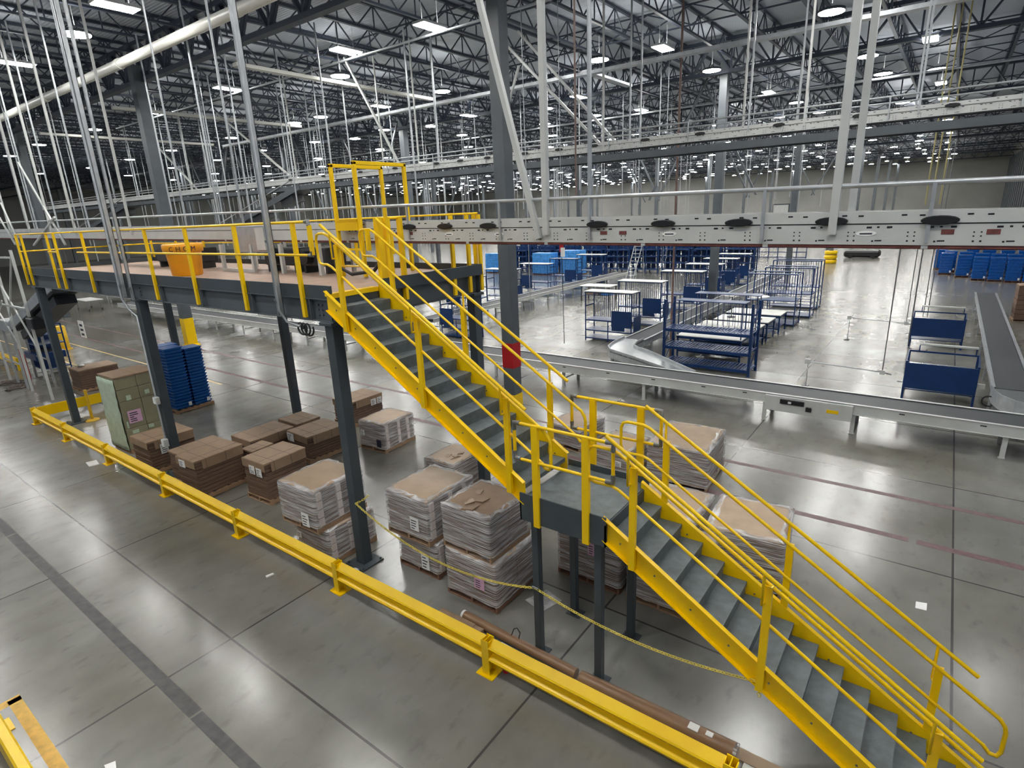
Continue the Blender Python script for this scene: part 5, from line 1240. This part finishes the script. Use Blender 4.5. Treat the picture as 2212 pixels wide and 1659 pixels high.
# chain
def chain_pts(p, q, sag, n):
    p = Vector(p); q = Vector(q)
    return [p.lerp(q, i/n)-Vector((0, 0, sag*4*(i/n)*(1-i/n))) for i in range(n+1)]
def chain_obj(spans, label):
    b = MB()
    for p, q, sag in spans:
        L_ = (Vector(q)-Vector(p)).length*1.04; n = int(L_/.04); P = chain_pts(p, q, sag, n)
        for i in range(n):
            a, c = P[i], P[i+1]; d = (c-a).normalized(); u = d.cross(Vector((0, 1, 0))).normalized() if i % 2 else Vector((0, 1, 0))
            u = (u-d*u.dot(d)).normalized(); mid = (a+c)/2
            ring = [mid+d*(.029*math.cos(t))+u*(.016*math.sin(t)) for t in [k*math.pi/4 for k in range(8)]]
            b.tube(ring+[ring[0]], .0055, 5, False)
    return tag(b.build('barrier_chain', M['chain']), label, 'chain')
chain_obj([((-7.66, 5.46, 1.28), (-3.87, 5.43, 1.1), .36), ((-3.87, 5.43, 1.1), (-.98, 5.36, 1.15), .17), ((-.98, 5.35, 1.15), (-.95, 5.35, .98), 0), ((-7.66, 5.46, 1.28), (-7.6, 5.7, 1.34), .02)], 'yellow plastic chain sagging from the front leg past the landing leg to the stair post')
tag(MB().tube([(-3.92, 5.435, 1.1), (-3.82, 5.435, 1.1)], .02, 8).build('chain_clip', M['bolt']), 'metal clip holding the yellow chain on the landing leg', 'clip')
# litter
def flat(label, pts, z=.004, m='paper', cat='paper', name='paper_scrap'):
    o = MB().prism(pts, lambda u, v, a: (u, v, a), .001, z).build(name, M[m]); return tag(o, label, cat)
flat('white paper slip lying alone on the open floor right of the stairs', [(.36, 9.4), (.5, 9.42), (.5, 9.62), (.36, 9.58)])
flat('crumpled white sheet on the floor before the guard rail at the left', [(-17.95, 4.45), (-17.55, 4.4), (-17.5, 4.62), (-17.9, 4.68)], .02)
flat('small white scrap on the floor before the front mezzanine leg', [(-8.93, 4.3), (-8.87, 4.28), (-8.85, 4.42), (-8.9, 4.42)], .02)
tag(MB().lathe([(.05, .025), (.09, .06), (.05, .11), (.02, .12)], -7.62, 5.22, 8).build('crumpled_paper', M['paper']), 'crumpled white paper on the front leg base plate', 'paper')
flat('small white scrap on the floor in the near corner', [(-7.1, 1.15), (-6.9, 1.12), (-6.88, 1.2), (-7.05, 1.25)], .015)
flat('clear plastic sheet scrap beside the landing leg', [(-4.7, 6.3), (-4.3, 6.2), (-4.2, 6.6), (-4.55, 6.7)], .02, 'film', 'plastic', 'plastic_scrap')
flat('white scrap on the far left floor beside the dark leg', [(-25.2, 5.2), (-24.9, 5.15), (-24.85, 5.3), (-25.1, 5.35)])
tag(MB().lathe([(.045, 0), (.05, .06), (.03, .09)], -4.05, 4.93, 10).build('cable_spool', M['red']), 'dark red spool on the floor beside a guard rail post', 'spool')
# yellow floor post
t = thing('stanchion', 'thin yellow stanchion with round base inside the guard rail corner', 'post', (-22.0, 5.95, 0))
sub(t, 'pole', M['yellow2'], lambda b: b.tube([(-22.0, 5.95, .03), (-22.0, 5.95, 1.05)], .045, 10)); sub(t, 'base', M['yellow2'], lambda b: b.lathe([(.2, 0), (.2, .03), (.06, .06)], -22.0, 5.95, 16))
# cart, red cylinder and cables at the far left
t = thing('tool_cart', 'blue two sided cart with shelves and drawer beside the dark leg at the left', 'cart', (-31.5, 7.6, 0))
sub(t, 'frame', M['blue'], lambda b: ([b.box(x-.025, x+.025, y-.025, y+.025, .12, 2.2) for x in (-32.3, -30.9) for y in (7.1, 8.1)], [b.bar((x, 7.1, 2.2), (x, 8.1, 2.2), .05, .05) for x in (-32.3, -30.9)]))
sub(t, 'side_panel', M['blue2'], lambda b: b.box(-32.32, -32.28, 7.1, 8.1, .3, 1.6))
for z in (.3, 1.35, 1.75): sub(t, 'shelf', M['blue2'], lambda b: b.box(-32.3, -30.9, 7.1, 8.1, z, z+.04))
sub(t, 'drawer', M['blue'], lambda b: b.box(-32.25, -30.7, 6.9, 8.0, .75, 1.05), .02); sub(t, 'clutter', M['dark'], lambda b: (b.box(-31.9, -31.2, 7.1, 7.6, 1.05, 1.12), b.box(-31.2, -30.8, 7.4, 7.8, 1.05, 1.09)))
sub(t, 'castor', M['black'], lambda b: [b.tube([(x-.03, y, .06), (x+.03, y, .06)], .06, 8) for x in (-32.3, -30.9) for y in (7.1, 8.1)])
t = thing('gas_cylinder', 'red cylinder standing beside the blue cart at the far left', 'cylinder', (-31.2, 6.55, 0))
sub(t, 'body', M['red'], lambda b: b.lathe([(.12, 0), (.13, .05), (.13, 1.0), (.1, 1.12), (.05, 1.18)], -31.2, 6.55, 14)); sub(t, 'valve', M['red'], lambda b: b.lathe([(.04, 1.18), (.05, 1.3), (.02, 1.34)], -31.2, 6.55, 10))
rr = random.Random(9); P = []
for i in range(90):
    a = i*.5; P.append((-30.3+.9*math.cos(a*.53)+rr.uniform(-.2, .2), 5.9+.45*math.sin(a)+rr.uniform(-.1, .1), .03+.03*(i % 3)))
tag(MB().tube(P, .022, 6).build('cable_tangle', M['cable']), 'tangle of brown cables on the floor beside the red cylinder', 'cable')

# ------------------------------------------------------------------ world and render look
w = bpy.data.worlds.new('world'); sc.world = w; w.use_nodes = True
w.node_tree.nodes['Background'].inputs['Color'].default_value = (.75, .85, 1, 1); w.node_tree.nodes['Background'].inputs['Strength'].default_value = .12
vs = sc.view_settings; vs.view_transform = 'Standard'; vs.look = 'None'; vs.gamma = 1; vs.use_curve_mapping = False; vs.exposure = 1.0
cy = sc.cycles
cy.max_bounces = 6; cy.diffuse_bounces = 3; cy.glossy_bounces = 3; cy.transparent_max_bounces = 12; cy.transmission_bounces = 2
cy.caustics_reflective = False; cy.caustics_refractive = False; cy.sample_clamp_indirect = 6
cy.use_adaptive_sampling = True; cy.adaptive_threshold = .02; cy.use_denoising = True
